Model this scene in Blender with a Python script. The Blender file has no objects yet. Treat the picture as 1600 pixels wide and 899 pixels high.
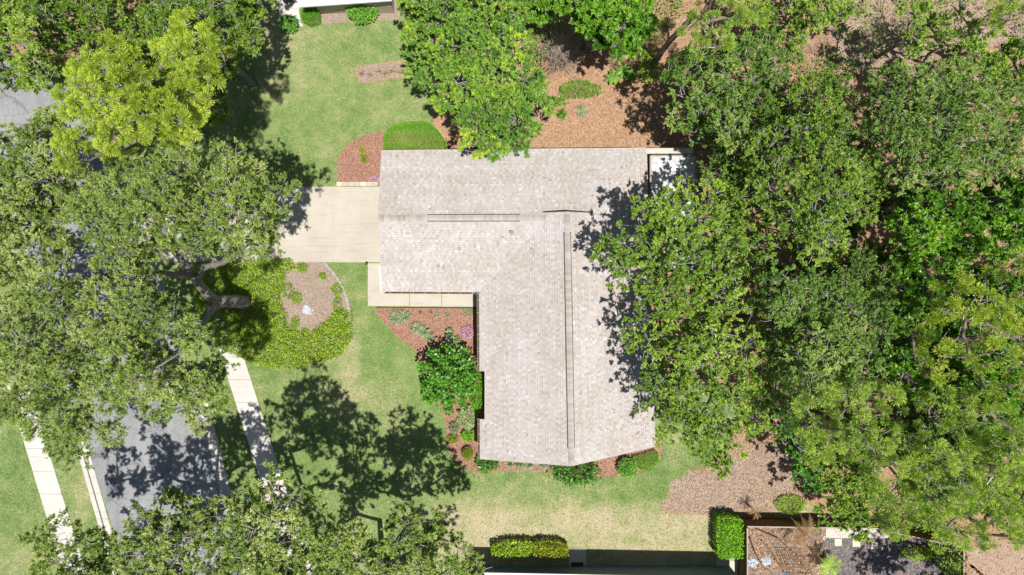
import bpy, math, random
import numpy as np
from mathutils import Matrix, Vector
random.seed(7)
RNG = np.random.default_rng(11)
SC = bpy.context.scene
COL = SC.collection
# ------------------------------------------------------------------ camera, sky, sun, exposure
CAM_H = 48.0            # the drone hovers 48 m above the lawn, looking straight down
FPX = 1067.0            # focal length in photo pixels (24 mm on a 36 mm sensor)
cam_d = bpy.data.cameras.new("camera"); cam = bpy.data.objects.new("camera", cam_d)
COL.objects.link(cam); SC.camera = cam
cam.location = (0, 0, CAM_H); cam.rotation_euler = (0, 0, 0)
cam_d.sensor_width = 36.0; cam_d.lens = 36.0 * FPX / 1600.0
cam_d.clip_start = 0.5; cam_d.clip_end = 3000
SHX, SHY = -0.16, 0.22  # shadow offset per metre of height (sun high, south-south-east)
sun_el = math.atan(1.0 / math.hypot(SHX, SHY))
world = bpy.data.worlds.new("World"); SC.world = world; world.use_nodes = True
wn = world.node_tree.nodes; wl = world.node_tree.links
sky = wn.new("ShaderNodeTexSky"); sky.sky_type = 'NISHITA'; sky.sun_disc = False
sky.sun_elevation = sun_el; sky.sun_rotation = math.atan2(-SHX, -SHY)
bg = wn["Background"]; bg.inputs[1].default_value = 0.052
wl.new(sky.outputs[0], bg.inputs[0])
sun_d = bpy.data.lights.new("sun", 'SUN'); sun = bpy.data.objects.new("sun", sun_d); COL.objects.link(sun)
sun_d.energy = 4.9; sun_d.angle = math.radians(0.55); sun_d.color = (1.0, 0.96, 0.90)
sun.rotation_euler = Vector((SHX, SHY, -1.0)).to_track_quat('-Z', 'Y').to_euler()
sun.location = (8, -11, 60)
SC.view_settings.view_transform = 'Standard'; SC.view_settings.look = 'None'
SC.view_settings.exposure = 0.24; SC.view_settings.gamma = 1.0
SC.cycles.max_bounces = 5; SC.cycles.diffuse_bounces = 3; SC.cycles.glossy_bounces = 2
SC.cycles.transmission_bounces = 4; SC.cycles.transparent_max_bounces = 6

# ------------------------------------------------------------------ helpers
def P(px, py, h=0.0):
    """the place in the yard, h metres above the ground, that shows at photo pixel (px, py)"""
    k = (CAM_H - h) / FPX
    return np.array([(px - 800.0) * k, (449.5 - py) * k, h])
def PP(pts, h=0.0):
    return np.array([P(p[0], p[1], p[2] if len(p) > 2 else h) for p in pts])
def srgb(r, g, b):
    f = lambda c: (c / 255 / 12.92) if c / 255 <= 0.04045 else ((c / 255 + 0.055) / 1.055) ** 2.4
    return (f(r), f(g), f(b), 1.0)

def tag(o, label=None, cat=None, group=None, kind=None):
    if label: o['label'] = label
    if cat: o['category'] = cat
    if group: o['group'] = group
    if kind: o['kind'] = kind
    return o
def thing(name, label, cat, loc=(0, 0, 0), group=None, rz=0.0):
    o = bpy.data.objects.new(name, None); COL.objects.link(o)
    o.location = tuple(float(v) for v in loc); o.rotation_euler = (0, 0, rz)
    o.empty_display_size = 0.3
    return tag(o, label, cat, group)
def root_loc(o):
    v = np.zeros(3)
    while o is not None:
        v = v + np.array(o.location); o = o.parent
    return v
def link(name, me, mat=None, parent=None):
    o = bpy.data.objects.new(name, me); COL.objects.link(o)
    if mat is not None and len(me.materials) == 0: me.materials.append(mat)
    if parent is not None: o.parent = parent
    return o
def obj(name, V, F, mat, parent=None, tone=None, smooth=False, local=False):
    """one mesh object from world-space vertices; parts are stored relative to their thing"""
    V = np.asarray(V, dtype=np.float64)
    if parent is not None and not local: V = V - root_loc(parent)
    me = bpy.data.meshes.new(name)
    if isinstance(F, np.ndarray):
        n, k = F.shape
        me.vertices.add(len(V)); me.vertices.foreach_set('co', V.astype(np.float32).ravel())
        me.loops.add(n * k); me.loops.foreach_set('vertex_index', F.astype(np.int32).ravel())
        me.polygons.add(n); me.polygons.foreach_set('loop_start', np.arange(0, n * k, k, dtype=np.int32))
        me.update(calc_edges=True)
    else:
        me.from_pydata([tuple(v) for v in V], [], F); me.update()
    if smooth: me.polygons.foreach_set('use_smooth', np.ones(len(me.polygons), dtype=bool))
    if tone is not None:
        a = me.attributes.new('tone', 'FLOAT', 'FACE'); a.data.foreach_set('value', np.asarray(tone, dtype=np.float32))
    return link(name, me, mat, parent)
class MB:
    """collects boxes, tubes and polygons that become ONE mesh"""
    def __init__(s): s.V = []; s.F = []; s.T = []
    def add(s, V, F, t=0.5):
        b = len(s.V); s.V += [tuple(float(c) for c in v) for v in V]; s.F += [tuple(i + b for i in f) for f in F]
        s.T += [t] * len(F); return s
    def box(s, c, d, rz=0.0, t=0.5):
        x, y, z = d[0] / 2, d[1] / 2, d[2] / 2; ca, sa = math.cos(rz), math.sin(rz)
        V = [(c[0] + a * x * ca - b * y * sa, c[1] + a * x * sa + b * y * ca, c[2] + e * z) for e in (-1, 1) for a, b in ((-1, -1), (1, -1), (1, 1), (-1, 1))]
        return s.add(V, [(3, 2, 1, 0), (4, 5, 6, 7), (0, 1, 5, 4), (1, 2, 6, 5), (2, 3, 7, 6), (3, 0, 4, 7)], t)
    def prism(s, poly, z0, z1, t=0.5):
        n = len(poly); V = [(p[0], p[1], z0) for p in poly] + [(p[0], p[1], z1) for p in poly]
        ar = sum(poly[i][0] * poly[(i + 1) % n][1] - poly[(i + 1) % n][0] * poly[i][1] for i in range(n))
        top = tuple(range(n, 2 * n)); bot = tuple(range(n - 1, -1, -1)); side = [(i, (i + 1) % n, n + (i + 1) % n, n + i) for i in range(n)]
        F = [top, bot] + side
        if ar < 0: F = [tuple(reversed(f)) for f in F]
        return s.add(V, F, t)
    def beam(s, a, b, w, h, t=0.5):
        """rectangular bar from a to b: w wide sideways, h deep"""
        a = np.array(a, float); b = np.array(b, float); d = b - a; d /= np.linalg.norm(d)
        up = np.array([0, 0, 1.0]) if abs(d[2]) < .95 else np.array([1.0, 0, 0])
        u = np.cross(d, up); u /= np.linalg.norm(u); v = np.cross(u, d)
        V = [p + i * u * w / 2 + j * v * h / 2 for p in (a, b) for i, j in ((-1, -1), (1, -1), (1, 1), (-1, 1))]
        return s.add(V, [(0, 1, 2, 3), (7, 6, 5, 4), (1, 0, 4, 5), (2, 1, 5, 6), (3, 2, 6, 7), (0, 3, 7, 4)], t)
    def tube(s, pts, rad, n=8, t=0.5, cap=True):
        pts = [np.array(p, float) for p in pts]; m = len(pts)
        if not hasattr(rad, '__len__'): rad = [rad] * m
        b = len(s.V); ref = np.array([0.31, 0.17, 0.93])
        for i, p in enumerate(pts):
            d = pts[min(i + 1, m - 1)] - pts[max(i - 1, 0)]; d /= (np.linalg.norm(d) + 1e-9)
            if abs(d @ ref) > .98: ref = np.array([1.0, 0.1, 0.0])
            u = np.cross(d, ref); u /= np.linalg.norm(u); v = np.cross(d, u)
            for k in range(n):
                a = 2 * math.pi * k / n; s.V.append(tuple(p + rad[i] * (math.cos(a) * u + math.sin(a) * v)))
        for i in range(m - 1):
            for k in range(n):
                s.F.append((b + i * n + k, b + i * n + (k + 1) % n, b + (i + 1) * n + (k + 1) % n, b + (i + 1) * n + k)); s.T.append(t)
        if cap:
            s.F.append(tuple(b + (m - 1) * n + k for k in range(n))); s.F.append(tuple(b + k for k in reversed(range(n)))); s.T += [t, t]
        return s
    def build(s, name, mat, parent=None, smooth=False, tone=False):
        return obj(name, s.V, s.F, mat, parent, tone=(s.T if tone else None), smooth=smooth)

# ------------------------------------------------------------------ materials
def new_mat(name, rough=0.8, spec=0.3):
    m = bpy.data.materials.new(name); m.use_nodes = True
    b = m.node_tree.nodes["Principled BSDF"]; b.inputs['Roughness'].default_value = rough
    b.inputs['Specular IOR Level'].default_value = spec
    return m, m.node_tree.nodes, m.node_tree.links, b
def ramp(N, stops, interp='LINEAR'):
    r = N.new('ShaderNodeValToRGB'); r.color_ramp.interpolation = interp
    e = r.color_ramp.elements
    while len(e) < len(stops): e.new(0.5)
    for i, (p, c) in enumerate(stops): e[i].position = p; e[i].color = c
    return r
def noise(N, L, scale, detail=4.0, rough=0.6, vec=None):
    n = N.new('ShaderNodeTexNoise'); n.inputs['Scale'].default_value = scale
    n.inputs['Detail'].default_value = detail; n.inputs['Roughness'].default_value = rough
    if vec is not None: L.new(vec, n.inputs['Vector'])
    return n
def wpos(N):
    g = N.new('ShaderNodeNewGeometry'); return g.outputs['Position']
def mth(N, L, op, a, b=None, clamp=False):
    n = N.new('ShaderNodeMath'); n.operation = op; n.use_clamp = clamp
    for i, v in enumerate((a, b)):
        if v is None: continue
        if isinstance(v, (int, float)): n.inputs[i].default_value = v
        else: L.new(v, n.inputs[i])
    return n.outputs[0]
def mixc(N, L, fac, a, b, mode='MIX'):
    n = N.new('ShaderNodeMix'); n.data_type = 'RGBA'; n.blend_type = mode
    for i, v in ((0, fac), (6, a), (7, b)):
        if isinstance(v, (int, float)): n.inputs[i].default_value = v
        elif isinstance(v, tuple): n.inputs[i].default_value = v
        else: L.new(v, n.inputs[i])
    return n.outputs[2]
def bump(N, L, b, h, strength=0.5, dist=0.03):
    n = N.new('ShaderNodeBump'); n.inputs['Strength'].default_value = strength; n.inputs['Distance'].default_value = dist
    L.new(h, n.inputs['Height']); L.new(n.outputs[0], b.inputs['Normal'])
def plain(name, c1, c2, scale=6.0, rough=0.8, spec=0.3, bmp=0.2, metal=0.0, tone=False):
    """two colours mixed by noise, optionally shifted piece by piece"""
    m, N, L, b = new_mat(name, rough, spec)
    p = wpos(N); n = noise(N, L, scale, 5, 0.65, p); n2 = noise(N, L, scale * 0.17, 3, 0.6, p)
    f = mth(N, L, 'ADD', mth(N, L, 'MULTIPLY', n.outputs[0], 0.6), mth(N, L, 'MULTIPLY', n2.outputs[0], 0.4))
    if tone:
        a = N.new('ShaderNodeAttribute'); a.attribute_name = 'tone'
        f = mth(N, L, 'ADD', mth(N, L, 'MULTIPLY', f, 0.45), mth(N, L, 'MULTIPLY', a.outputs['Fac'], 0.6))
    r = ramp(N, [(0.3, c1), (0.7, c2)]); L.new(f, r.inputs[0]); L.new(r.outputs[0], b.inputs['Base Color'])
    b.inputs['Metallic'].default_value = metal
    if bmp: bump(N, L, b, n.outputs[0], bmp, 0.02)
    return m
def leaf_mat(name, stops, rough=0.5, transl=0.3, spec=0.35):
    """leaf colour comes leaf by leaf from the tone attribute; thin leaves let some light through"""
    m, N, L, b = new_mat(name, rough, spec)
    a = N.new('ShaderNodeAttribute'); a.attribute_name = 'tone'
    r = ramp(N, stops); L.new(a.outputs['Fac'], r.inputs[0]); L.new(r.outputs[0], b.inputs['Base Color'])
    t = N.new('ShaderNodeBsdfTranslucent'); mx = N.new('ShaderNodeMixShader'); mx.inputs[0].default_value = transl
    tc = mixc(N, L, 0.5, r.outputs[0], (0.36, 0.52, 0.05, 1.0)); L.new(tc, t.inputs[0])
    L.new(b.outputs[0], mx.inputs[1]); L.new(t.outputs[0], mx.inputs[2])
    L.new(mx.outputs[0], N['Material Output'].inputs[0])
    return m
M = {}
# foliage
M['live_oak'] = leaf_mat('live_oak_leaves', [(0.0, (0.060, 0.105, 0.022, 1)), (0.5, (0.220, 0.320, 0.060, 1)), (0.85, (0.390, 0.490, 0.120, 1)), (1.0, (0.550, 0.580, 0.250, 1))], 0.55, 0.17, 0.25)
M['dark_oak'] = leaf_mat('laurel_oak_leaves', [(0.0, (0.040, 0.090, 0.012, 1)), (0.5, (0.165, 0.290, 0.030, 1)), (0.85, (0.330, 0.470, 0.060, 1)), (1.0, (0.460, 0.540, 0.120, 1))], 0.55, 0.17, 0.25)
M['bright_oak'] = leaf_mat('water_oak_leaves', [(0.0, (0.050, 0.120, 0.016, 1)), (0.5, (0.205, 0.350, 0.040, 1)), (0.85, (0.380, 0.530, 0.070, 1)), (1.0, (0.520, 0.600, 0.170, 1))], 0.55, 0.17, 0.25)
M['lime_oak'] = leaf_mat('holly_leaves', [(0.0, (0.050, 0.140, 0.020, 1)), (0.45, (0.170, 0.330, 0.045, 1)), (0.75, (0.340, 0.510, 0.050, 1)), (1.0, (0.560, 0.660, 0.060, 1))], 0.55, 0.17, 0.25)
M['wood_oak'] = leaf_mat('woodland_oak_leaves', [(0.0, (0.040, 0.100, 0.018, 1)), (0.5, (0.165, 0.300, 0.045, 1)), (0.85, (0.310, 0.450, 0.090, 1)), (1.0, (0.460, 0.540, 0.190, 1))], 0.55, 0.17, 0.25)
M['broadleaf'] = leaf_mat('camphor_leaves', [(0.0, (0.040, 0.130, 0.010, 1)), (0.5, (0.140, 0.340, 0.022, 1)), (0.85, (0.290, 0.530, 0.045, 1)), (1.0, (0.420, 0.630, 0.100, 1))], 0.38, 0.3, 0.5)
M['pine'] = leaf_mat('pine_needles', [(0.0, (0.110, 0.190, 0.018, 1)), (0.5, (0.360, 0.500, 0.040, 1)), (0.9, (0.600, 0.720, 0.090, 1)), (1.0, (0.640, 0.560, 0.180, 1))], 0.5, 0.17, 0.3)
M['pine_green'] = leaf_mat('pine_needles_green', [(0.0, (0.080, 0.160, 0.020, 1)), (0.5, (0.310, 0.480, 0.050, 1)), (0.9, (0.540, 0.680, 0.110, 1)), (1.0, (0.600, 0.540, 0.180, 1))], 0.5, 0.17, 0.3)
M['hedge'] = leaf_mat('clipped_hedge_leaves', [(0.0, (0.080, 0.240, 0.010, 1)), (0.5, (0.170, 0.420, 0.015, 1)), (1.0, (0.320, 0.600, 0.030, 1))], 0.5, 0.2, 0.4)
M['hedge_dark'] = leaf_mat('dark_shrub_leaves', [(0.0, (0.030, 0.120, 0.012, 1)), (0.5, (0.090, 0.270, 0.025, 1)), (1.0, (0.220, 0.480, 0.060, 1))], 0.35, 0.2, 0.5)
M['jasmine'] = leaf_mat('ground_cover_leaves', [(0.0, (0.080, 0.190, 0.012, 1)), (0.5, (0.290, 0.470, 0.025, 1)), (0.85, (0.500, 0.660, 0.050, 1)), (1.0, (0.620, 0.700, 0.140, 1))], 0.45, 0.25, 0.4)
M['pale_leaf'] = leaf_mat('variegated_leaves', [(0.0, (0.12, 0.20, 0.05, 1)), (0.5, (0.32, 0.42, 0.15, 1)), (1.0, (0.62, 0.66, 0.42, 1))], 0.5, 0.2, 0.4)
M['liriope'] = leaf_mat('striped_grass_leaves', [(0.0, (0.10, 0.17, 0.06, 1)), (0.5, (0.26, 0.34, 0.16, 1)), (1.0, (0.50, 0.55, 0.36, 1))], 0.5, 0.2, 0.4)
M['yellow_leaf'] = leaf_mat('yellow_green_leaves', [(0.0, (0.14, 0.20, 0.01, 1)), (0.5, (0.34, 0.40, 0.02, 1)), (1.0, (0.55, 0.50, 0.05, 1))], 0.5, 0.25, 0.4)
M['palm_brown'] = leaf_mat('dead_palm_leaflets', [(0.0, (0.100, 0.055, 0.020, 1)), (0.5, (0.250, 0.140, 0.055, 1)), (1.0, (0.420, 0.280, 0.130, 1))], 0.6, 0.15, 0.3)
M['pink'] = leaf_mat('pink_petals', [(0.0, (0.30, 0.10, 0.14, 1)), (0.5, (0.62, 0.26, 0.46, 1)), (1.0, (0.80, 0.66, 0.74, 1))], 0.6, 0.2, 0.3)
M['white_flower'] = leaf_mat('white_petals', [(0.0, (0.05, 0.14, 0.03, 1)), (0.5, (0.10, 0.24, 0.05, 1)), (0.62, (0.7, 0.7, 0.66, 1)), (1.0, (0.85, 0.85, 0.8, 1))], 0.6, 0.2, 0.3)
# wood
M['oak_bark'] = plain('oak_bark', (0.10, 0.09, 0.08, 1), (0.26, 0.25, 0.235, 1), 9, 0.95, 0.15, 0.6)
M['twig'] = plain('lichened_twigs', (0.32, 0.29, 0.26, 1), (0.62, 0.59, 0.56, 1), 4, 0.9, 0.15, 0.2)
M['pine_bark'] = plain('pine_bark', (0.13, 0.10, 0.085, 1), (0.32, 0.26, 0.22, 1), 9, 0.95, 0.15, 0.6)
M['petal_litter'] = leaf_mat('dry_grey_litter', [(0.0, (0.20, 0.13, 0.09, 1)), (0.5, (0.36, 0.27, 0.205, 1)), (1.0, (0.52, 0.44, 0.37, 1))], 0.7, 0.05, 0.2)
M['dead_wood'] = plain('dead_twigs', (0.30, 0.23, 0.18, 1), (0.58, 0.50, 0.42, 1), 3, 0.9, 0.15, 0.2)
M['fence_wood'] = plain('fence_boards', (0.12, 0.068, 0.03, 1), (0.26, 0.15, 0.07, 1), 7, 0.85, 0.2, 0.4)
M['cap_wood'] = plain('weathered_cap_wood', (0.28, 0.24, 0.20, 1), (0.45, 0.39, 0.32, 1), 9, 0.85, 0.2, 0.3)
# building
M['white_paint'] = plain('white_paint', (0.70, 0.70, 0.68, 1), (0.82, 0.82, 0.80, 1), 3, 0.5, 0.4, 0.05)
M['white_metal'] = plain('white_aluminium_roof', (0.30, 0.30, 0.29, 1), (0.80, 0.81, 0.82, 1), 3.5, 0.45, 0.5, 0.05)
M['trim'] = plain('weathered_trim_paint', (0.40, 0.36, 0.32, 1), (0.52, 0.48, 0.43, 1), 5, 0.7, 0.3, 0.1)
M['stucco'] = plain('beige_stucco', (0.42, 0.37, 0.30, 1), (0.52, 0.46, 0.38, 1), 14, 0.9, 0.2, 0.4)
M['glass'] = plain('window_glass', (0.03, 0.04, 0.05, 1), (0.05, 0.06, 0.07, 1), 2, 0.08, 0.6, 0.0)
M['dark'] = plain('dark_metal', (0.03, 0.028, 0.026, 1), (0.06, 0.055, 0.05, 1), 6, 0.6, 0.3, 0.1)
M['debris'] = plain('gutter_debris', (0.05, 0.035, 0.025, 1), (0.16, 0.11, 0.07, 1), 9, 0.95, 0.1, 0.5)
M['underlay'] = plain('roof_underlay', (0.16, 0.13, 0.11, 1), (0.22, 0.18, 0.15, 1), 8, 0.95, 0.1, 0.2)
M['pipe'] = plain('grey_pipe', (0.18, 0.18, 0.18, 1), (0.30, 0.30, 0.30, 1), 8, 0.6, 0.3, 0.1)
M['blue_roof'] = plain('dark_blue_panel', (0.025, 0.045, 0.08, 1), (0.04, 0.065, 0.11, 1), 3, 0.25, 0.5, 0.0)
M['grey_shingle'] = plain('grey_shingles', (0.50, 0.52, 0.55, 1), (0.70, 0.71, 0.74, 1), 8, 0.9, 0.2, 0.4)
M['teal'] = plain('teal_plastic', (0.02, 0.20, 0.26, 1), (0.03, 0.28, 0.36, 1), 5, 0.4, 0.4, 0.0)
M['blue'] = plain('blue_plastic', (0.06, 0.22, 0.42, 1), (0.10, 0.32, 0.55, 1), 5, 0.4, 0.4, 0.0)
M['pale_plastic'] = plain('pale_blue_plastic', (0.30, 0.38, 0.46, 1), (0.62, 0.68, 0.74, 1), 3, 0.4, 0.4, 0.1)
M['stone'] = plain('pale_stone', (0.52, 0.47, 0.36, 1), (0.72, 0.66, 0.52, 1), 5, 0.85, 0.3, 0.3)
M['edging'] = plain('grey_edging_stone', (0.26, 0.24, 0.22, 1), (0.46, 0.42, 0.38, 1), 7, 0.9, 0.2, 0.5)
M['paver'] = plain('pink_grey_paver', (0.42, 0.32, 0.27, 1), (0.60, 0.52, 0.46, 1), 7, 0.9, 0.2, 0.4)

def shingle_mat():
    m, N, L, b = new_mat('asphalt_shingles', 0.92, 0.15)
    a = N.new('ShaderNodeAttribute'); a.attribute_name = 'tone'; p = wpos(N)
    r = ramp(N, [(0.0, (0.198, 0.156, 0.140, 1)), (0.2, (0.306, 0.258, 0.234, 1)), (0.4, (0.436, 0.389, 0.359, 1)), (0.62, (0.494, 0.460, 0.442, 1)), (0.85, (0.579, 0.570, 0.572, 1)), (1.0, (0.683, 0.702, 0.738, 1))])
    L.new(a.outputs['Fac'], r.inputs[0])
    n = noise(N, L, 0.35, 4, 0.65, p)       # faint stains over several square metres
    r2 = ramp(N, [(0.38, (0.890, 0.869, 0.832, 1)), (0.62, (1.0, 1.0, 1.02, 1))]); L.new(n.outputs[0], r2.inputs[0])
    c = mixc(N, L, 1.0, r.outputs[0], r2.outputs[0], 'MULTIPLY')
    g = noise(N, L, 60, 2, 0.7, p); r3 = ramp(N, [(0.3, (0.851, 0.859, 0.874, 1)), (0.7, (1.08, 1.07, 1.06, 1))]); L.new(g.outputs[0], r3.inputs[0])
    c = mixc(N, L, 1.0, c, r3.outputs[0], 'MULTIPLY'); L.new(c, b.inputs['Base Color'])
    bump(N, L, b, g.outputs[0], 0.3, 0.01); return m
M['shingle'] = shingle_mat()
def concrete_mat(name, c1, c2, stain):
    m, N, L, b = new_mat(name, 0.9, 0.2); p = wpos(N)
    n = noise(N, L, 0.55, 5, 0.62, p); n2 = noise(N, L, 14, 4, 0.7, p); n3 = noise(N, L, 0.16, 3, 0.6, p)
    f = mth(N, L, 'ADD', mth(N, L, 'MULTIPLY', n.outputs[0], 0.65), mth(N, L, 'MULTIPLY', n2.outputs[0], 0.35))
    r = ramp(N, [(0.34, c1), (0.62, c2)]); L.new(f, r.inputs[0])
    s = ramp(N, [(0.50, (0, 0, 0, 1)), (0.72, (1, 1, 1, 1))]); L.new(n3.outputs[0], s.inputs[0])
    c = mixc(N, L, mth(N, L, 'MULTIPLY', s.outputs[0], 0.85), r.outputs[0], stain)
    # tyre- and leaf-stain streaks
    mp = N.new('ShaderNodeMapping'); mp.inputs['Scale'].default_value = (0.5, 5.0, 1.0); L.new(p, mp.inputs[0])
    n4 = noise(N, L, 1.0, 4, 0.6, mp.outputs[0]); r4 = ramp(N, [(0.55, (1, 1, 1, 1)), (0.75, (0.80, 0.78, 0.76, 1))]); L.new(n4.outputs[0], r4.inputs[0])
    c = mixc(N, L, 1.0, c, r4.outputs[0], 'MULTIPLY'); L.new(c, b.inputs['Base Color'])
    bump(N, L, b, n2.outputs[0], 0.25, 0.01); return m
M['concrete'] = concrete_mat('driveway_concrete', (0.455, 0.41, 0.345, 1), (0.53, 0.485, 0.415, 1), (0.41, 0.36, 0.30, 1))
M['sidewalk'] = concrete_mat('sidewalk_concrete', (0.52, 0.485, 0.44, 1), (0.64, 0.605, 0.56, 1), (0.46, 0.42, 0.37, 1))
M['curb'] = concrete_mat('curb_concrete', (0.48, 0.45, 0.41, 1), (0.60, 0.57, 0.52, 1), (0.44, 0.41, 0.37, 1))
def asphalt_mat():
    m, N, L, b = new_mat('worn_asphalt', 0.9, 0.25); p = wpos(N)
    v = N.new('ShaderNodeTexVoronoi'); v.inputs['Scale'].default_value = 22; L.new(p, v.inputs['Vector'])
    n = noise(N, L, 0.4, 5, 0.65, p); n2 = noise(N, L, 30, 3, 0.7, p)
    f = mth(N, L, 'ADD', mth(N, L, 'MULTIPLY', n.outputs[0], 0.5), mth(N, L, 'MULTIPLY', n2.outputs[0], 0.5))
    r = ramp(N, [(0.32, (0.215, 0.22, 0.225, 1)), (0.66, (0.37, 0.375, 0.38, 1))]); L.new(f, r.inputs[0])
    r2 = ramp(N, [(0.0, (0.75, 0.75, 0.76, 1)), (1.0, (1.12, 1.12, 1.12, 1))]); L.new(v.outputs['Color'], r2.inputs[0])
    c = mixc(N, L, 1.0, r.outputs[0], r2.outputs[0], 'MULTIPLY')
    mp = N.new('ShaderNodeMapping'); mp.inputs['Rotation'].default_value = (0, 0, math.radians(-17)); mp.inputs['Scale'].default_value = (1.1, .12, 1); L.new(p, mp.inputs[0])
    n5 = noise(N, L, 1.0, 4, 0.6, mp.outputs[0]); r5 = ramp(N, [(0.36, (0.84, 0.84, 0.85, 1)), (0.62, (1.06, 1.06, 1.05, 1))]); L.new(n5.outputs[0], r5.inputs[0]); c = mixc(N, L, 1.0, c, r5.outputs[0], 'MULTIPLY')
    ck = N.new('ShaderNodeTexVoronoi'); ck.feature = 'DISTANCE_TO_EDGE'; ck.inputs['Scale'].default_value = 0.33; wv = N.new('ShaderNodeVectorMath'); wv.operation = 'MULTIPLY_ADD'; nz = noise(N, L, 1.7, 5, .7, p); L.new(nz.outputs['Color'], wv.inputs[0]); wv.inputs[1].default_value = (.9, .9, 0); L.new(p, wv.inputs[2]); L.new(wv.outputs[0], ck.inputs['Vector'])
    rc = ramp(N, [(0.0, (0.5, 0.5, 0.5, 1)), (0.011, (1, 1, 1, 1))]); L.new(ck.outputs['Distance'], rc.inputs[0]); c = mixc(N, L, 0.7, c, rc.outputs[0], 'MULTIPLY'); L.new(c, b.inputs['Base Color'])
    bump(N, L, b, n2.outputs[0], 0.4, 0.015); return m
M['asphalt'] = asphalt_mat()
def mulch_mat(name, cols, vs=17):
    m, N, L, b = new_mat(name, 0.95, 0.15); p = wpos(N)
    n0 = noise(N, L, 6, 2, 0.5, p)
    mp = N.new('ShaderNodeVectorMath'); mp.operation = 'MULTIPLY_ADD'; L.new(n0.outputs['Color'], mp.inputs[0]); mp.inputs[1].default_value = (0.2, 0.2, 0.2); L.new(p, mp.inputs[2])
    v = N.new('ShaderNodeTexVoronoi'); v.inputs['Scale'].default_value = vs; L.new(mp.outputs[0], v.inputs['Vector'])
    sp = N.new('ShaderNodeSeparateColor'); L.new(v.outputs['Color'], sp.inputs[0])
    n = noise(N, L, 1.2, 4, 0.6, p)
    f = mth(N, L, 'ADD', mth(N, L, 'MULTIPLY', sp.outputs[0], 0.65), mth(N, L, 'MULTIPLY', n.outputs[0], 0.4))
    r = ramp(N, [(0.1 + 0.8 * i / (len(cols) - 1), c) for i, c in enumerate(cols)]); L.new(f, r.inputs[0]); L.new(r.outputs[0], b.inputs['Base Color'])
    bump(N, L, b, v.outputs['Distance'], 0.6, 0.04); return m
M['mulch'] = mulch_mat('red_brown_bark_mulch', [(0.20, 0.10, 0.07, 1), (0.30, 0.155, 0.105, 1), (0.37, 0.215, 0.155, 1), (0.46, 0.31, 0.24, 1)])
M['grey_mulch'] = mulch_mat('grey_dry_mulch', [(0.21, 0.15, 0.11, 1), (0.33, 0.255, 0.20, 1), (0.44, 0.365, 0.31, 1)], 24)
M['sand'] = mulch_mat('sandy_soil', [(0.27, 0.18, 0.125, 1), (0.38, 0.27, 0.20, 1), (0.48, 0.37, 0.295, 1)], 19)
M['soil'] = mulch_mat('dark_leafy_soil', [(0.10, 0.07, 0.055, 1), (0.22, 0.165, 0.13, 1), (0.34, 0.27, 0.22, 1)], 9)
M['blue_wall'] = plain('blue_grey_siding', (0.14, 0.20, 0.25, 1), (0.18, 0.25, 0.30, 1), 4, 0.7, 0.3, 0.1)
M['gravel'] = mulch_mat('dark_gravel', [(0.07, 0.07, 0.075, 1), (0.13, 0.13, 0.14, 1), (0.24, 0.23, 0.23, 1)], 14)
M['litter_leaf'] = leaf_mat('fallen_leaves', [(0.0, (0.20, 0.10, 0.06, 1)), (0.4, (0.40, 0.235, 0.14, 1)), (0.8, (0.53, 0.35, 0.22, 1)), (1.0, (0.60, 0.48, 0.38, 1))], 0.7, 0.05, 0.2)
M['chip'] = leaf_mat('bark_chips', [(0.0, (0.15, 0.07, 0.05, 1)), (0.5, (0.31, 0.155, 0.105, 1)), (1.0, (0.48, 0.31, 0.24, 1))], 0.8, 0.0, 0.15)
M['blade'] = leaf_mat('grass_blades', [(0.0, (0.12, 0.20, 0.06, 1)), (0.35, (0.21, 0.30, 0.10, 1)), (0.7, (0.38, 0.38, 0.18, 1)), (1.0, (0.58, 0.50, 0.33, 1))], 0.6, 0.2, 0.25)
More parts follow.
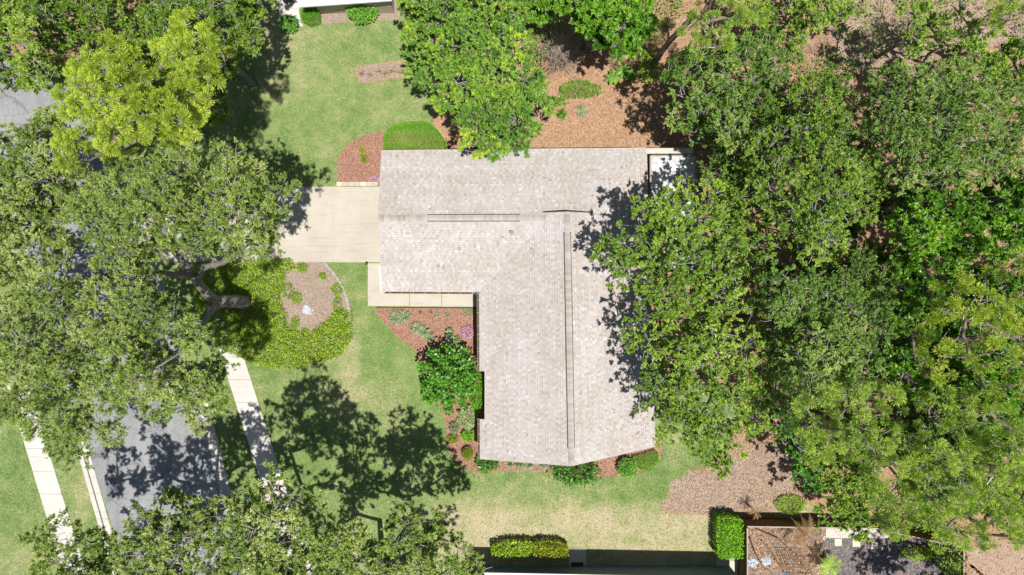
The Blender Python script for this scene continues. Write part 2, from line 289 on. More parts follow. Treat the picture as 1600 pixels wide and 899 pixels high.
def ground_mat():
    m, N, L, b = new_mat('lawn_and_litter', 0.95, 0.15); p = wpos(N)
    at = lambda s: (lambda a: (setattr(a, 'attribute_name', s), a)[1])(N.new('ShaderNodeAttribute')).outputs['Fac']
    dry, lit, lush = at('dry'), at('litter'), at('lush')
    n1 = noise(N, L, 1.1, 6, 0.72, p); n2 = noise(N, L, 7.0, 5, 0.75, p); n3 = noise(N, L, 28, 3, 0.8, p); n4 = noise(N, L, 0.33, 4, 0.6, p)
    s = lambda o, k: mth(N, L, 'MULTIPLY', mth(N, L, 'SUBTRACT', o, 0.5), k)
    f = mth(N, L, 'ADD', dry, mth(N, L, 'ADD', s(n1.outputs[0], 1.5), mth(N, L, 'ADD', s(n2.outputs[0], 1.7), s(n4.outputs[0], 1.0))), True)
    g = ramp(N, [(0.0, (0.13, 0.215, 0.06, 1)), (0.25, (0.208, 0.295, 0.10, 1)), (0.5, (0.31, 0.35, 0.155, 1)), (0.75, (0.46, 0.41, 0.25, 1)), (1.0, (0.56, 0.475, 0.34, 1))]); L.new(f, g.inputs[0])
    lc = mixc(N, L, mth(N, L, 'MULTIPLY', lush, 0.8, True), g.outputs[0], (0.175, 0.28, 0.075, 1))
    r3 = ramp(N, [(0.32, (0.58, 0.62, 0.55, 1)), (0.68, (1.26, 1.24, 1.2, 1))]); L.new(n3.outputs[0], r3.inputs[0])
    grass = mixc(N, L, 1.0, lc, r3.outputs[0], 'MULTIPLY')
    v = N.new('ShaderNodeTexVoronoi'); v.inputs['Scale'].default_value = 14; v.inputs['Randomness'].default_value = 1; L.new(p, v.inputs['Vector'])
    sp = N.new('ShaderNodeSeparateColor'); L.new(v.outputs['Color'], sp.inputs[0])
    lf = mth(N, L, 'ADD', mth(N, L, 'MULTIPLY', sp.outputs[0], 0.55), mth(N, L, 'MULTIPLY', n1.outputs[0], 0.5))
    lr = ramp(N, [(0.1, (0.25, 0.14, 0.08, 1)), (0.4, (0.38, 0.225, 0.135, 1)), (0.7, (0.47, 0.30, 0.19, 1)), (1.0, (0.56, 0.41, 0.29, 1))]); L.new(lf, lr.inputs[0])
    mk = mth(N, L, 'ADD', lit, mth(N, L, 'ADD', s(n1.outputs[0], 0.7), s(n2.outputs[0], 0.6)))
    mr = ramp(N, [(0.42, (0, 0, 0, 1)), (0.58, (1, 1, 1, 1))]); L.new(mk, mr.inputs[0])
    c = mixc(N, L, mr.outputs[0], grass, lr.outputs[0]); L.new(c, b.inputs['Base Color'])
    bump(N, L, b, mth(N, L, 'ADD', n2.outputs[0], n3.outputs[0]), 0.7, 0.05); return m
M['ground'] = ground_mat()
# ------------------------------------------------------------------ the ground, one sheet out to the horizon
def inside(X, Y, poly):
    poly = np.asarray(poly, float); r = np.zeros(X.shape, bool); j = len(poly) - 1
    for i in range(len(poly)):
        xi, yi = poly[i][:2]; xj, yj = poly[j][:2]
        c = ((yi > Y) != (yj > Y)) & (X < (xj - xi) * (Y - yi) / (yj - yi + 1e-12) + xi)
        r ^= c; j = i
    return r
def sdf(X, Y, poly):
    """distance to the outline, negative inside"""
    poly = np.asarray(poly, float); d = np.full(X.shape, 1e9); j = len(poly) - 1
    for i in range(len(poly)):
        a = poly[j][:2]; b = poly[i][:2]; ab = b - a; L2 = (ab @ ab) + 1e-9
        t = np.clip(((X - a[0]) * ab[0] + (Y - a[1]) * ab[1]) / L2, 0, 1)
        d = np.minimum(d, np.hypot(X - a[0] - t * ab[0], Y - a[1] - t * ab[1])); j = i
    return np.where(inside(X, Y, poly), -d, d)
def blob(X, Y, px, py, rx, ry, amp=1.0):
    c = P(px, py); s = CAM_H / FPX
    return amp * np.exp(-(((X - c[0]) / (rx * s)) ** 2 + ((Y - c[1]) / (ry * s)) ** 2))
GP = lambda pts: PP(pts)[:, :2]
LITTER = [GP([(1034, 800), (1045, 768), (1085, 735), (1130, 715), (1160, 640), (1010, 560), (1010, 300), (700, 300), (672, 170), (690, 120), (640, 40), (650, -120), (2400, -400), (2400, 1400), (1160, 1400), (1160, 815), (1110, 806)]),
          GP([(-600, -400), (330, -400), (330, 60), (280, 110), (120, 110), (60, 100), (-600, 60)])]
BARE = [(GP([(553, 106), (590, 99), (632, 96), (636, 118), (600, 126), (562, 131)]), 0.55)]
def masks(X, Y):
    lit = np.zeros(X.shape)
    for q in LITTER: lit = np.maximum(lit, np.clip(0.5 - sdf(X, Y, q) / 1.1, 0, 1))
    for q, a in BARE: lit = np.maximum(lit, np.clip(0.5 - sdf(X, Y, q) / 0.6, 0, 1) * (0.5 + a))
    lit = np.maximum(lit - blob(X, Y, 1235, 795, 45, 14, 1.2) - blob(X, Y, 925, 165, 5, 5, 0.3), 0)
    dry = np.full(X.shape, 0.28)
    s = CAM_H / FPX; py = 449.5 - Y / s; px = X / s + 800
    dry += 0.48 * np.clip((py - 775) / 28, 0, 1) * np.clip((px - 640) / 60, 0, 1)
    dry += blob(X, Y, 470, 60, 90, 60, 0.16) + blob(X, Y, 430, 90, 22, 60, 0.3) + blob(X, Y, 600, 170, 60, 25, 0.16) + blob(X, Y, 470, 140, 70, 30, 0.12)
    dry += blob(X, Y, 545, 560, 20, 55, 0.34) + blob(X, Y, 560, 640, 60, 45, 0.18) + blob(X, Y, 135, 765, 20, 45, 0.34) + blob(X, Y, 470, 615, 40, 16, 0.25)
    dry += blob(X, Y, 800, 770, 100, 16, 0.2) + blob(X, Y, 50, 870, 50, 40, 0.26) + blob(X, Y, 940, 765, 35, 14, 0.2) + blob(X, Y, 530, 440, 14, 20, 0.12) + blob(X, Y, 345, 690, 14, 30, 0.15)
    lush = blob(X, Y, 590, 520, 34, 34, 0.55) + blob(X, Y, 625, 580, 34, 36, 0.45) + blob(X, Y, 680, 670, 40, 40, 0.35) + blob(X, Y, 540, 420, 25, 16, 0.45) + blob(X, Y, 500, 200, 60, 60, 0.22)
    lush += blob(X, Y, 450, 720, 80, 60, 0.5) + blob(X, Y, 345, 640, 30, 60, 0.3) + blob(X, Y, 1010, 780, 40, 25, 0.3) + blob(X, Y, 20, 730, 30, 40, 0.2) + blob(X, Y, 700, 760, 40, 20, 0.3)
    return lit, dry, lush
def axis(a, b, st):
    mid = np.arange(a, b + st, st); far = np.array([6, 16, 35, 70, 140, 300, 600.0])
    return np.concatenate([(a - far)[::-1], mid, mid[-1] + far])
gx, gy = axis(-38, 38, 0.2), axis(-22.4, 22.4, 0.2)
GX, GY = np.meshgrid(gx, gy); nx, ny = len(gx), len(gy)
lit, dry, lush = masks(GX, GY)
V = np.stack([GX.ravel(), GY.ravel(), np.zeros(GX.size)], 1)
I = (np.arange(ny - 1)[:, None] * nx + np.arange(nx - 1)[None, :]).ravel()
lawn = obj('ground', V, np.stack([I, I + 1, I + nx + 1, I + nx], 1), M['ground'])
for nm, a in (('litter', lit), ('dry', dry), ('lush', lush)):
    at = lawn.data.attributes.new(nm, 'FLOAT', 'POINT'); at.data.foreach_set('value', a.astype(np.float32).ravel())
tag(lawn, kind='structure')

def rough_poly(poly, step=0.18, amp=0.05, seed=0, closed=True):
    """outline subdivided and nudged so a bed's edge is not ruler-straight"""
    rg = np.random.default_rng(seed); out = []; n = len(poly)
    for i in range(n):
        a = np.array(poly[i][:2]); b = np.array(poly[(i + 1) % n][:2]); k = max(1, int(np.linalg.norm(b - a) / step))
        for j in range(k):
            out.append(a + (b - a) * j / k + rg.normal(0, amp, 2))
    return out
def smooth_poly(poly, it=2):
    p = np.array([q[:2] for q in poly], float)
    for _ in range(it):
        q = np.roll(p, -1, 0); p = np.stack([p * .75 + q * .25, p * .25 + q * .75], 1).reshape(-1, 2)
    return p
def sheet(name, poly, z, mat, kind='structure', parent=None):
    pts = [(p[0], p[1], z) for p in poly]
    ar = sum(pts[i][0] * pts[(i + 1) % len(pts)][1] - pts[(i + 1) % len(pts)][0] * pts[i][1] for i in range(len(pts)))
    if ar < 0: pts.reverse()
    o = obj(name, pts, [tuple(range(len(pts)))], mat, parent)
    if kind: tag(o, kind=kind)
    return o
def inset_quad(q, g):
    q = [np.array(p[:2], float) for p in q]; c = sum(q) / 4; out = []
    for i in range(4):
        p, a, b = q[i], q[i - 1], q[(i + 1) % 4]
        u = (a - p) / np.linalg.norm(a - p); v = (b - p) / np.linalg.norm(b - p); out.append(p + (u + v) * g)
    return out
def slab_run(root, left, right, n, z0, z1, mat, name='slab', gap=0.012):
    """n concrete slabs between two edge lines, each with a recessed joint"""
    left = np.array([l[:2] for l in left]); right = np.array([r[:2] for r in right])
    at = lambda E, t: E[0] + (E[1] - E[0]) * t
    for i in range(n):
        q = [at(left, i / n), at(right, i / n), at(right, (i + 1) / n), at(left, (i + 1) / n)]
        MB().prism(inset_quad(q, gap), z0, z1 + random.uniform(-.002, .003)).build(name, mat, root)
# street
street = sheet('street', GP([(-150, 20), (-60, 40), (60, 120), (175, 165), (306, 613), (340, 720), (420, 1000), (230, 1000), (145, 724), (60, 470), (-40, 150), (-150, 130)]), 0.004, M['asphalt'])
# sidewalks
def strip(name, L0, R0, L1, R1, n, z1, mat, piece):
    r = thing(name, None, None, (*((P(*L0) + P(*R1)) / 2)[:2], 0)); tag(r, kind='structure')
    slab_run(r, (P(*L0), P(*L1)), (P(*R0), P(*R1)), n, -0.05, z1, mat, piece); return r
strip('sidewalk', (8, 594), (42, 594), (116, 950), (152, 950), 10, 0.03, M['sidewalk'], 'slab')
strip('sidewalk', (300, 415), (335, 415), (470, 950), (507, 950), 15, 0.03, M['sidewalk'], 'slab')
# kerb and gutter on both sides: a raised kerb stone and a lower gutter pan
for nm, ln in (('kerb', [(118, 690), (186, 930)]), ('kerb', [(322, 613), (402, 930)])):
    (xa, ya), (xb, yb) = ln; w = 17 if xa < 200 else -17
    r = thing(nm, None, None, (*P(xa, ya)[:2], 0)); tag(r, kind='structure')
    e = lambda dx: (P(xa + dx, ya), P(xb + dx, yb))
    lo, hi = sorted((0, w * .42)); slab_run(r, e(lo), e(hi), 6, -0.05, 0.12, M['curb'], 'kerb_stone', 0.008)
    lo, hi = sorted((w * .46, w)); slab_run(r, e(lo), e(hi), 6, -0.05, 0.022, M['curb'], 'gutter_pan', 0.008)
# driveway, in panels with control joints
dr = thing('driveway', None, None, (*P(420, 350)[:2], 0)); tag(dr, kind='structure')
xs = [215, 368, 521, 600]
for i in range(3):
    for (ya, yb) in ((292, 351), (351, 410)):
        MB().prism(inset_quad(GP([(xs[i], ya), (xs[i + 1], ya), (xs[i + 1], yb), (xs[i], yb)]), 0.002), -0.05, 0.035 + random.uniform(-.002, .002)).build('slab', M['concrete'], dr)
MB().prism(GP([(185, 278), (215, 290), (215, 412), (205, 425)]), -0.05, 0.033).build('apron', M['concrete'], dr)
# front walk from driveway to the door
fw = thing('front_walk', None, None, (*P(600, 460)[:2], 0)); tag(fw, kind='structure')
for q in ([(575, 411.5), (640, 411.5), (640, 478.5), (575, 478.5)], [(640.5, 438), (690, 438), (690, 479), (640.5, 479)], [(690.5, 438), (758, 438), (758, 479.5), (690.5, 479.5)]):
    MB().prism(inset_quad(GP(q), 0.006), -0.05, 0.09).build('slab', M['concrete'], fw)
a, b = P(588, 480.6), P(742, 481.2)
tag(MB().beam((a[0], a[1], .03), (b[0], b[1], .03), 0.06, 0.07).build('bed_edging', M['dark']), 'thin black edging strip between front walk and mulch bed', 'edging')
# beds
BED1 = [(527, 285), (526, 262), (530, 243), (545, 224), (570, 212), (600, 205), (640, 205), (700, 215), (716, 236), (716, 250), (600, 250), (600, 285)]
BED2 = [(584, 481), (760, 481), (760, 560), (768, 740), (742, 738), (722, 729), (704, 712), (697, 690), (696, 650), (672, 610), (655, 565), (648, 545), (622, 528), (604, 508), (588, 492)]
BED3 = [(742, 700), (1020, 680), (1034, 690), (1036, 712), (1010, 737), (965, 744), (930, 748), (880, 742), (840, 736), (780, 736), (745, 738)]
BEDC = [(345, 409), (508, 409), (530, 440), (546, 470), (550, 520), (530, 560), (480, 578), (430, 577), (380, 560), (345, 520)]
for i, bd in enumerate((BED1, BED2, BED3)):
    sheet('mulch_bed', rough_poly(smooth_poly(GP(bd), 1) if i != 0 else GP(bd), .2, .03, i), 0.008 + .002 * i, M['mulch'])
sheet('mulch_bed', rough_poly(GP(BEDC), .2, .03, 5), 0.008, M['grey_mulch'])
sheet('neighbour_bed', rough_poly(GP([(472, 36), (490, 39), (560, 33), (620, 31), (625, -60), (500, -60), (490, 5)]), .2, .04, 7), 0.008, M['grey_mulch'])
sheet('bare_strip', rough_poly(GP([(556, 108), (590, 101), (632, 98), (634, 117), (600, 124), (563, 129)]), .2, .07, 8), 0.006, M['grey_mulch'])
sheet('leaf_litter_bed', rough_poly(smooth_poly(GP([(1034, 800), (1045, 770), (1080, 742), (1130, 722), (1240, 690), (1250, 780), (1180, 800), (1115, 806)]), 1), .25, .22, 9), 0.006, M['sand'])
sheet('backyard_soil', rough_poly(GP([(1165, 815), (1292, 822), (1288, 960), (1165, 960)]), .3, .05, 10), 0.006, M['soil'])
sheet('gravel_yard', rough_poly(GP([(1286, 838), (1400, 838), (1500, 850), (1500, 960), (1284, 960)]), .25, .06, 11), 0.008, M['gravel'])
sheet('bare_yard', rough_poly(GP([(1520, 860), (1640, 840), (1700, 990), (1500, 990)]), .3, .2, 12), 0.006, M['sand'])
sheet('bare_yard', rough_poly(smooth_poly(GP([(1290, -30), (1700, -60), (1700, 80), (1600, 60), (1500, 90), (1420, 95), (1360, 110), (1300, 100)]), 1), .3, .2, 13), 0.006, M['sand'])
cp = thing('garden_path', None, None, (*P(1340, 832)[:2], 0)); tag(cp, kind='structure')
for x0 in (1290, 1330, 1370): MB().prism(inset_quad(GP([(x0, 824), (x0 + 40, 824), (x0 + 40, 841), (x0, 841)]), .01), -.05, .03).build('slab', M['curb'], cp)
# loose litter, chips and blades
def scatter(n, poly_px, size, zr, mat, name, tones, flat=0.35, kind='stuff', ar=0.45, prob=None, world_poly=None):
    q = world_poly if world_poly is not None else GP(poly_px); q = np.asarray(q); lo, hi = q.min(0), q.max(0)
    p = RNG.uniform(lo, hi, (int(n * 2.2), 2)); p = p[inside(p[:, 0], p[:, 1], q)][:n]
    if prob is not None: p = p[RNG.uniform(0, 1, len(p)) < prob(p[:, 0], p[:, 1])]
    k = len(p); c = np.column_stack([p, RNG.uniform(zr[0], zr[1], k)])
    a = RNG.uniform(0, 2 * np.pi, k); d = np.column_stack([np.cos(a), np.sin(a), RNG.normal(0, flat, k)])
    s = np.column_stack([-np.sin(a), np.cos(a), RNG.normal(0, flat, k)]) * ar; L = RNG.uniform(.6, 1.3, k)[:, None] * size
    V = np.stack([c - d * L * .5, c + s * L * .5, c + d * L * .5, c - s * L * .5], 1); V[:, :, 2] = np.maximum(V[:, :, 2], 0.004)
    F = np.arange(k * 4).reshape(k, 4)
    t = tones(c) if callable(tones) else np.clip(RNG.normal(tones[0], tones[1], k), 0, 1)
    return tag(obj(name, V.reshape(-1, 3), F, M[mat], tone=t), kind=kind)
lit_prob = lambda x, y: np.clip(masks(x, y)[0] * 1.6 - .35, 0, 1)
scatter(34000, [(690, 0), (1260, 0), (1260, 330), (1000, 330), (1000, 232), (700, 236)], .13, (.02, .05), 'litter_leaf', 'leaf_litter', (.5, .26), prob=lit_prob)
scatter(9000, [(1030, 690), (1260, 690), (1260, 806), (1030, 806)], .12, (.02, .05), 'petal_litter', 'leaf_litter', (.5, .28), prob=lit_prob)
scatter(9000, [(1250, 0), (1600, 0), (1600, 120), (1250, 120)], .12, (.02, .05), 'petal_litter', 'leaf_litter', (.4, .26))
scatter(9000, [(1150, 560), (1600, 560), (1600, 899), (1150, 899)], .14, (.02, .05), 'litter_leaf', 'leaf_litter', (.5, .26))
scatter(7000, BED1, .10, (.02, .045), 'chip', 'bark_chips', (.5, .27)); scatter(9000, BED2, .10, (.02, .045), 'chip', 'bark_chips', (.5, .27)); scatter(4000, BED3, .10, (.02, .045), 'chip', 'bark_chips', (.5, .27))
scatter(7000, BEDC, .10, (.02, .045), 'petal_litter', 'leaf_litter', (.5, .25))
scatter(260, [(300, 292), (597, 292), (597, 410), (300, 410)], .07, (.042, .05), 'litter_leaf', 'fallen_leaves', (.3, .2), flat=.1)
scatter(900, [(335, 560), (480, 899), (420, 899), (320, 560)], .09, (.035, .045), 'litter_leaf', 'fallen_leaves', (.4, .2), flat=.1)
scatter(700, [(1160, 824), (1290, 824), (1290, 920), (1160, 920)], .22, (.02, .08), 'litter_leaf', 'yard_debris', (.5, .3))
scatter(1500, [(380, 0), (720, 0), (720, 230), (600, 230), (690, 560), (700, 720), (1040, 700), (1110, 860), (760, 860), (380, 800)], .09, (.02, .06), 'litter_leaf', 'fallen_leaves', (.45, .25), prob=lambda x, y: (~np.any([inside(x, y, GP(b)) for b in (BED1, BEDC, [(215, 290), (600, 290), (600, 412), (215, 412)], [(590, 225), (1090, 225), (1030, 735), (740, 735), (740, 481), (574, 481), (574, 400)])], axis=0)).astype(float))
def grass_tone(c):
    l, d, lu = masks(c[:, 0], c[:, 1]); return np.clip(d * .95 - lu * .35 + RNG.normal(0, .2, len(c)), 0, 1)
grass_ok = lambda x, y: ((masks(x, y)[0] < .45) & ~np.any([inside(x, y, GP(b)) for b in (BED1, BED2, BED3, BEDC, [(556, 105), (634, 96), (634, 119), (560, 131)], [(215, 290), (600, 290), (600, 412), (215, 412)], [(574, 400), (760, 400), (760, 481), (574, 481)],
    [(8, 594), (42, 594), (152, 950), (116, 950)], [(118, 690), (186, 930), (402, 930), (324, 613), (300, 560)], [(300, 415), (335, 415), (507, 950), (470, 950)], [(430, 0), (625, 0), (625, 32), (472, 38), (432, 44)])], axis=0)).astype(float)
scatter(95000, [(380, -20), (720, -20), (720, 250), (600, 560), (700, 700), (1120, 690), (1120, 872), (700, 899), (0, 920), (0, 680), (330, 560), (380, 400)], .085, (.012, .05), 'blade', 'grass', grass_tone, flat=.5, ar=.35, prob=grass_ok)

# ------------------------------------------------------------------ the house
EAVE, RA, RB = 2.7, 4.25, 4.72
def plane3(a, b, c):
    n = np.cross(b - a, c - a); n /= np.linalg.norm(n); n = n if n[2] > 0 else -n; return n, n @ a
def meet(p1, p2, p3): return np.linalg.solve(np.array([p1[0], p2[0], p3[0]]), np.array([p1[1], p2[1], p3[1]]))
NW, NEp, SW = P(597, 236, EAVE), P(1021, 232, EAVE), P(598, 455, EAVE)
RA0 = P(591.5, 341, RA); Vv = P(749, 456, EAVE); SWe = P(750.5, 716.5, EAVE); RB1 = P(893, 727, RB); RB0 = P(886, 331, RB); SEe = P(1023, 697, EAVE)
pN = plane3(NW, NEp, RA0); pS = plane3(SW, Vv, RA0); pBW = plane3(Vv, SWe, (RB0 + RB1) / 2); pBE = plane3(RB1, SEe, RB0 + np.array([0, 0, 0.0]))
pz = (np.array([0, 0, 1.0]), EAVE); gable_y = (np.array([0, 1.0, 0]), RB0[1])
onp = lambda p, pl: np.array([p[0], p[1], (pl[1] - pl[0][0] * p[0] - pl[0][1] * p[1]) / pl[0][2]])
RIDGE = meet(pN, pS, (np.array([1.0, 0, 0]), RA0[0])); RA1 = meet(pN, pS, pBW)       # ridge of the garage wing runs into the long roof
VAL = meet(pS, pBW, pz); TW = meet(pN, pBW, gable_y); TE = meet(pN, pBE, gable_y); NE = meet(pN, pBE, pz)
RB0 = onp(RB0, pBW); RB1 = onp(RB1, pBW); pBE = plane3(RB0, RB1, SEe); TE = meet(pN, pBE, gable_y); NE = meet(pN, pBE, pz); NE = np.array([P(1020, 0, EAVE)[0], NE[1], EAVE]) if False else NE
house = thing('house', 'single-storey house under L-shaped tan and beige shingle roof in the middle of the lawn', 'house', (*((NW + SEe) / 2)[:2], 0))
ROOFS = [('N', pN, [NW, NE, TE, TW, RA1, RIDGE]), ('S', pS, [RIDGE, RA1, VAL, SW])]
nW = lambda x, y: onp(P(x, y, EAVE + .13), pBW)
k1, k2 = nW(758.5, 580.5), nW(758.5, 655.5); e1, e2 = meet(pBW, pz, (np.array([0, 1.0, 0]), k1[1])), meet(pBW, pz, (np.array([0, 1.0, 0]), k2[1]))
topk = lambda q: onp(np.array([k1[0], q[1], 0]), pBW)
ROOFS += [('W', pBW, [RB0, TW, RA1, VAL, e1, k1, k2, e2, SWe, RB1]), ('E', pBE, [RB0, RB1, SEe, NE, TE])]
def ccw(poly, n):
    ar = sum(np.cross(poly[i] - poly[0], poly[(i + 1) % len(poly)] - poly[0]) @ n for i in range(1, len(poly) - 1))
    return poly if ar > 0 else poly[::-1]
from mathutils.geometry import tessellate_polygon
SV, SF, ST = [], [], []
def clip(poly, a, b):
    """keep what lies left of a->b (2-D)"""
    out = []; side = lambda p: (b[0] - a[0]) * (p[1] - a[1]) - (b[1] - a[1]) * (p[0] - a[0])
    for i in range(len(poly)):
        p, q = poly[i], poly[(i + 1) % len(poly)]; sp, sq = side(p), side(q)
        if sp >= 0: out.append(p)
        if (sp > 0) != (sq > 0) and abs(sp - sq) > 1e-12: t = sp / (sp - sq); out.append((p[0] + (q[0] - p[0]) * t, p[1] + (q[1] - p[1]) * t))
    return out
def shingle_slope(pl, convex_polys, ea, eb):
    """rows of laminated shingle tabs laid up the slope from the eave ea-eb"""
    n = pl[0]; u = (eb - ea) / np.linalg.norm(eb - ea); v = np.cross(n, u); v /= np.linalg.norm(v); o = ea
    if v[2] < 0: u = -u; v = np.cross(n, u)
    rg = random.Random(int(abs(ea[0]) * 1000)); EXP = 0.168
    p2 = [[((p - o) @ u, (p - o) @ v) for p in poly] for poly in convex_polys]
    P2 = []
    for q in p2:
        ar = sum(q[i][0] * q[(i + 1) % len(q)][1] - q[(i + 1) % len(q)][0] * q[i][1] for i in range(len(q))); P2.append(q if ar > 0 else q[::-1])
    us = [p[0] for q in P2 for p in q]; vs = [p[1] for q in P2 for p in q]
    for r in range(int(math.floor(min(vs) / EXP)), int(max(vs) / EXP) + 1):
        x = min(us) - rg.random() * .5; v0 = r * EXP; rowt = rg.gauss(0, .02); alt = rg.random() < .5
        while x < max(us):
            w = rg.choice((.12, .15, .18, .21, .25)); rect = [(x, v0), (x + w, v0), (x + w, v0 + EXP), (x, v0 + EXP)]
            alt = not alt; t = min(1, max(0, rg.gauss(.66 if alt else .54, .075) + rowt)); up = .014 if rg.random() < .5 else .022; x += w
            for q in P2:
                c = rect
                for i in range(len(q)):
                    c = clip(c, q[i], q[(i + 1) % len(q)])
                    if len(c) < 3: break
                if len(c) < 3: continue
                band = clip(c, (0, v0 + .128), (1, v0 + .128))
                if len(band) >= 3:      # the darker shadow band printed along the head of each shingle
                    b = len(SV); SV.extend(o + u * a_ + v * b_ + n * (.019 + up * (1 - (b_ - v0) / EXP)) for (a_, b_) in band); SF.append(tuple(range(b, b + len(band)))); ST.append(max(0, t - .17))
                b = len(SV); k = len(c)
                for (a_, b_) in c:
                    hgt = .006 + up * (1 - (b_ - v0) / EXP) + .01
                    SV.append(o + u * a_ + v * b_ + n * hgt)
                for (a_, b_) in c: SV.append(o + u * a_ + v * b_ + n * -.002)
                SF.append(tuple(range(b, b + k))); ST.append(t)
                for i in range(k): SF.append((b + (i + 1) % k, b + i, b + k + i, b + k + (i + 1) % k)); ST.append(t)
q1, q2 = topk(VAL), topk(SWe)
def tris(poly):
    return [[poly[i] for i in t] for t in tessellate_polygon([[Vector(p) for p in poly]])]
shingle_slope(pN, tris([NW, NE, TE, TW, RA1, RIDGE]), NW, NE)
shingle_slope(pS, [[RIDGE, RA1, VAL, SW]], SW, VAL)
shingle_slope(pBW, tris([RB0, TW, RA1, VAL, e1, np.array([k1[0], e1[1], k1[2]]), np.array([k2[0], e2[1], k2[2]]), e2, SWe, RB1]), SWe, VAL)
shingle_slope(pBE, tris([RB0, RB1, SEe, NE, TE]), SEe, NE)
deck = MB()
for nm, pl, poly in ROOFS:
    poly = ccw(list(poly), pl[0]); n = len(poly); b = len(deck.V)
    deck.V += [tuple(p) for p in poly] + [tuple(p - np.array([0, 0, .10])) for p in poly]
    tri = tessellate_polygon([[Vector(p) for p in poly]])
    for t in tri:
        t = list(t); nn = np.cross(poly[t[1]] - poly[t[0]], poly[t[2]] - poly[t[0]])
        if nn[2] < 0: t.reverse()
        deck.F.append(tuple(b + i for i in t)); deck.F.append(tuple(b + n + i for i in reversed(t))); deck.T += [.5, .5]
    for i in range(n): deck.F.append((b + i, b + n + i, b + n + (i + 1) % n, b + (i + 1) % n)); deck.T.append(.5)
roof = deck.build('roof', M['underlay'], house)
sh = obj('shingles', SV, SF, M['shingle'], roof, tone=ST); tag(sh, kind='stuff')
# ridge caps, one by one, and the raised ridge vents under some of them
cap_me = bpy.data.meshes.new('ridge_cap')
cv = [(-.09, -.19, -.045), (.09, -.19, -.045), (.09, 0, .02), (-.09, 0, .02), (.09, .19, -.045), (-.09, .19, -.045)]
cv = cv + [(x, y, z - .02) for x, y, z in cv]
cf = [(0, 1, 2, 3), (3, 2, 4, 5), (9, 8, 7, 6), (11, 10, 8, 9), (0, 6, 7, 1), (4, 10, 11, 5), (1, 7, 8, 2), (2, 8, 10, 4), (0, 3, 9, 6), (3, 5, 11, 9)]
def cap_mesh(t):
    m = cap_me.copy(); m.from_pydata(cv, [], cf); a = m.attributes.new('tone', 'FLOAT', 'FACE'); a.data.foreach_set('value', [t] * len(cf)); m.materials.append(M['shingle']); return m
caps = [cap_mesh(t) for t in (.30, .34, .38, .42, .46, .52, .6)]
hl = root_loc(house)
def ridge(a, b, va, vb, end_skip=0.05):
    d = b - a; L = np.linalg.norm(d); d /= L; yv = np.cross([0, 0, 1.0], d); yv /= np.linalg.norm(yv); zv = np.cross(d, yv)
    n = int(L / .172); fa, fb = np.array(a) * 0, 0
    for i in range(n):
        s = (i + .5) / n * L; raised = va <= s <= vb
        o = bpy.data.objects.new('ridge_cap', random.choice(caps[1:] if raised else caps)); COL.objects.link(o); o.parent = house
        p = a + d * s + np.array([0, 0, .115 if raised else .055]) - hl
        R = Matrix((( d[0], yv[0], zv[0], p[0]), (d[1], yv[1], zv[1], p[1]), (d[2], yv[2], zv[2], p[2]), (0, 0, 0, 1)))
        tl = Matrix.Rotation(random.gauss(-.09, .015), 4, 'Y'); o.matrix_local = R @ tl
    vt = MB()
    for sd in (-1, 1):
        pa = a + d * va + yv * sd * .2 + np.array([0, 0, -.005]); pb = a + d * vb + yv * sd * .2 + np.array([0, 0, -.005])
        vt.beam(pa, pb, .06, .14)
    vt.build('ridge_vent', M['dark'], house)
dA = lambda x: (P(x, 341, RA)[0] - RIDGE[0])
ridge(RIDGE, RA1, dA(668), dA(813))
dB = lambda y: (RB0[1] - P(0, y, RB)[1])
ridge(RB0, RB1, dB(363), dB(700))
# leaves fallen on the east slope under the oaks
k = 420; rg = np.random.default_rng(3); pp = np.array([onp(P(x, y, 3.5), pBE) for x, y in zip(1018 - rg.gamma(1.5, 22, k), rg.uniform(250, 690, k))]); pp = pp[(pp[:, 0] < SEe[0] - .1) & (pp[:, 0] > RB0[0] + .6)] + [0, 0, .05]
a_ = rg.uniform(0, 6.28, len(pp)); d_ = np.column_stack([np.cos(a_), np.sin(a_), np.zeros(len(pp))]) * .06; s_ = np.column_stack([-np.sin(a_), np.cos(a_), np.zeros(len(pp))]) * .03; d_[:, 2] = -(pBE[0][0] * d_[:, 0] + pBE[0][1] * d_[:, 1]) / pBE[0][2]; s_[:, 2] = -(pBE[0][0] * s_[:, 0] + pBE[0][1] * s_[:, 1]) / pBE[0][2]
tag(obj('fallen_leaves', np.stack([pp - d_, pp + s_, pp + d_, pp - s_], 1).reshape(-1, 3), np.arange(len(pp) * 4).reshape(-1, 4), M['litter_leaf'], tone=rg.uniform(0, .6, len(pp))), kind='stuff')
# walls
wx0, wx1, wy0, wy1 = NW[0] + .45, NE[0] - .5, SW[1] + .55, NW[1] - .5
bx0, by0, by1 = VAL[0] + .55, SWe[1] + .5, SEe[1] + .5
wl_ = MB(); T = .18
foot = [(wx0, wy1), (wx1, wy1), (SEe[0] - .5, by1), (P(893, 727, RB)[0], by0 + .05), (bx0, by0), (bx0, wy0), (wx0, wy0)]
for i in range(len(foot)):
    a, b = foot[i], foot[(i + 1) % len(foot)]
    wl_.beam((a[0], a[1], EAVE / 2 - .03), (b[0], b[1], EAVE / 2 - .03), T, EAVE - .06)
gx_ = wx0; ym = RIDGE[1]
wl_.add([(gx_ - .08, wy0, EAVE - .06), (gx_ - .08, wy1, EAVE - .06), (gx_ - .08, ym, RA - .22), (gx_ + .08, wy0, EAVE - .06), (gx_ + .08, wy1, EAVE - .06), (gx_ + .08, ym, RA - .22)], [(0, 2, 1), (3, 4, 5), (0, 3, 5, 2), (1, 2, 5, 4)])
A, B_, C_ = np.array([bx0, by0]), np.array([SEe[0] - .5, by1]), np.array([RB1[0], by0 + .05])
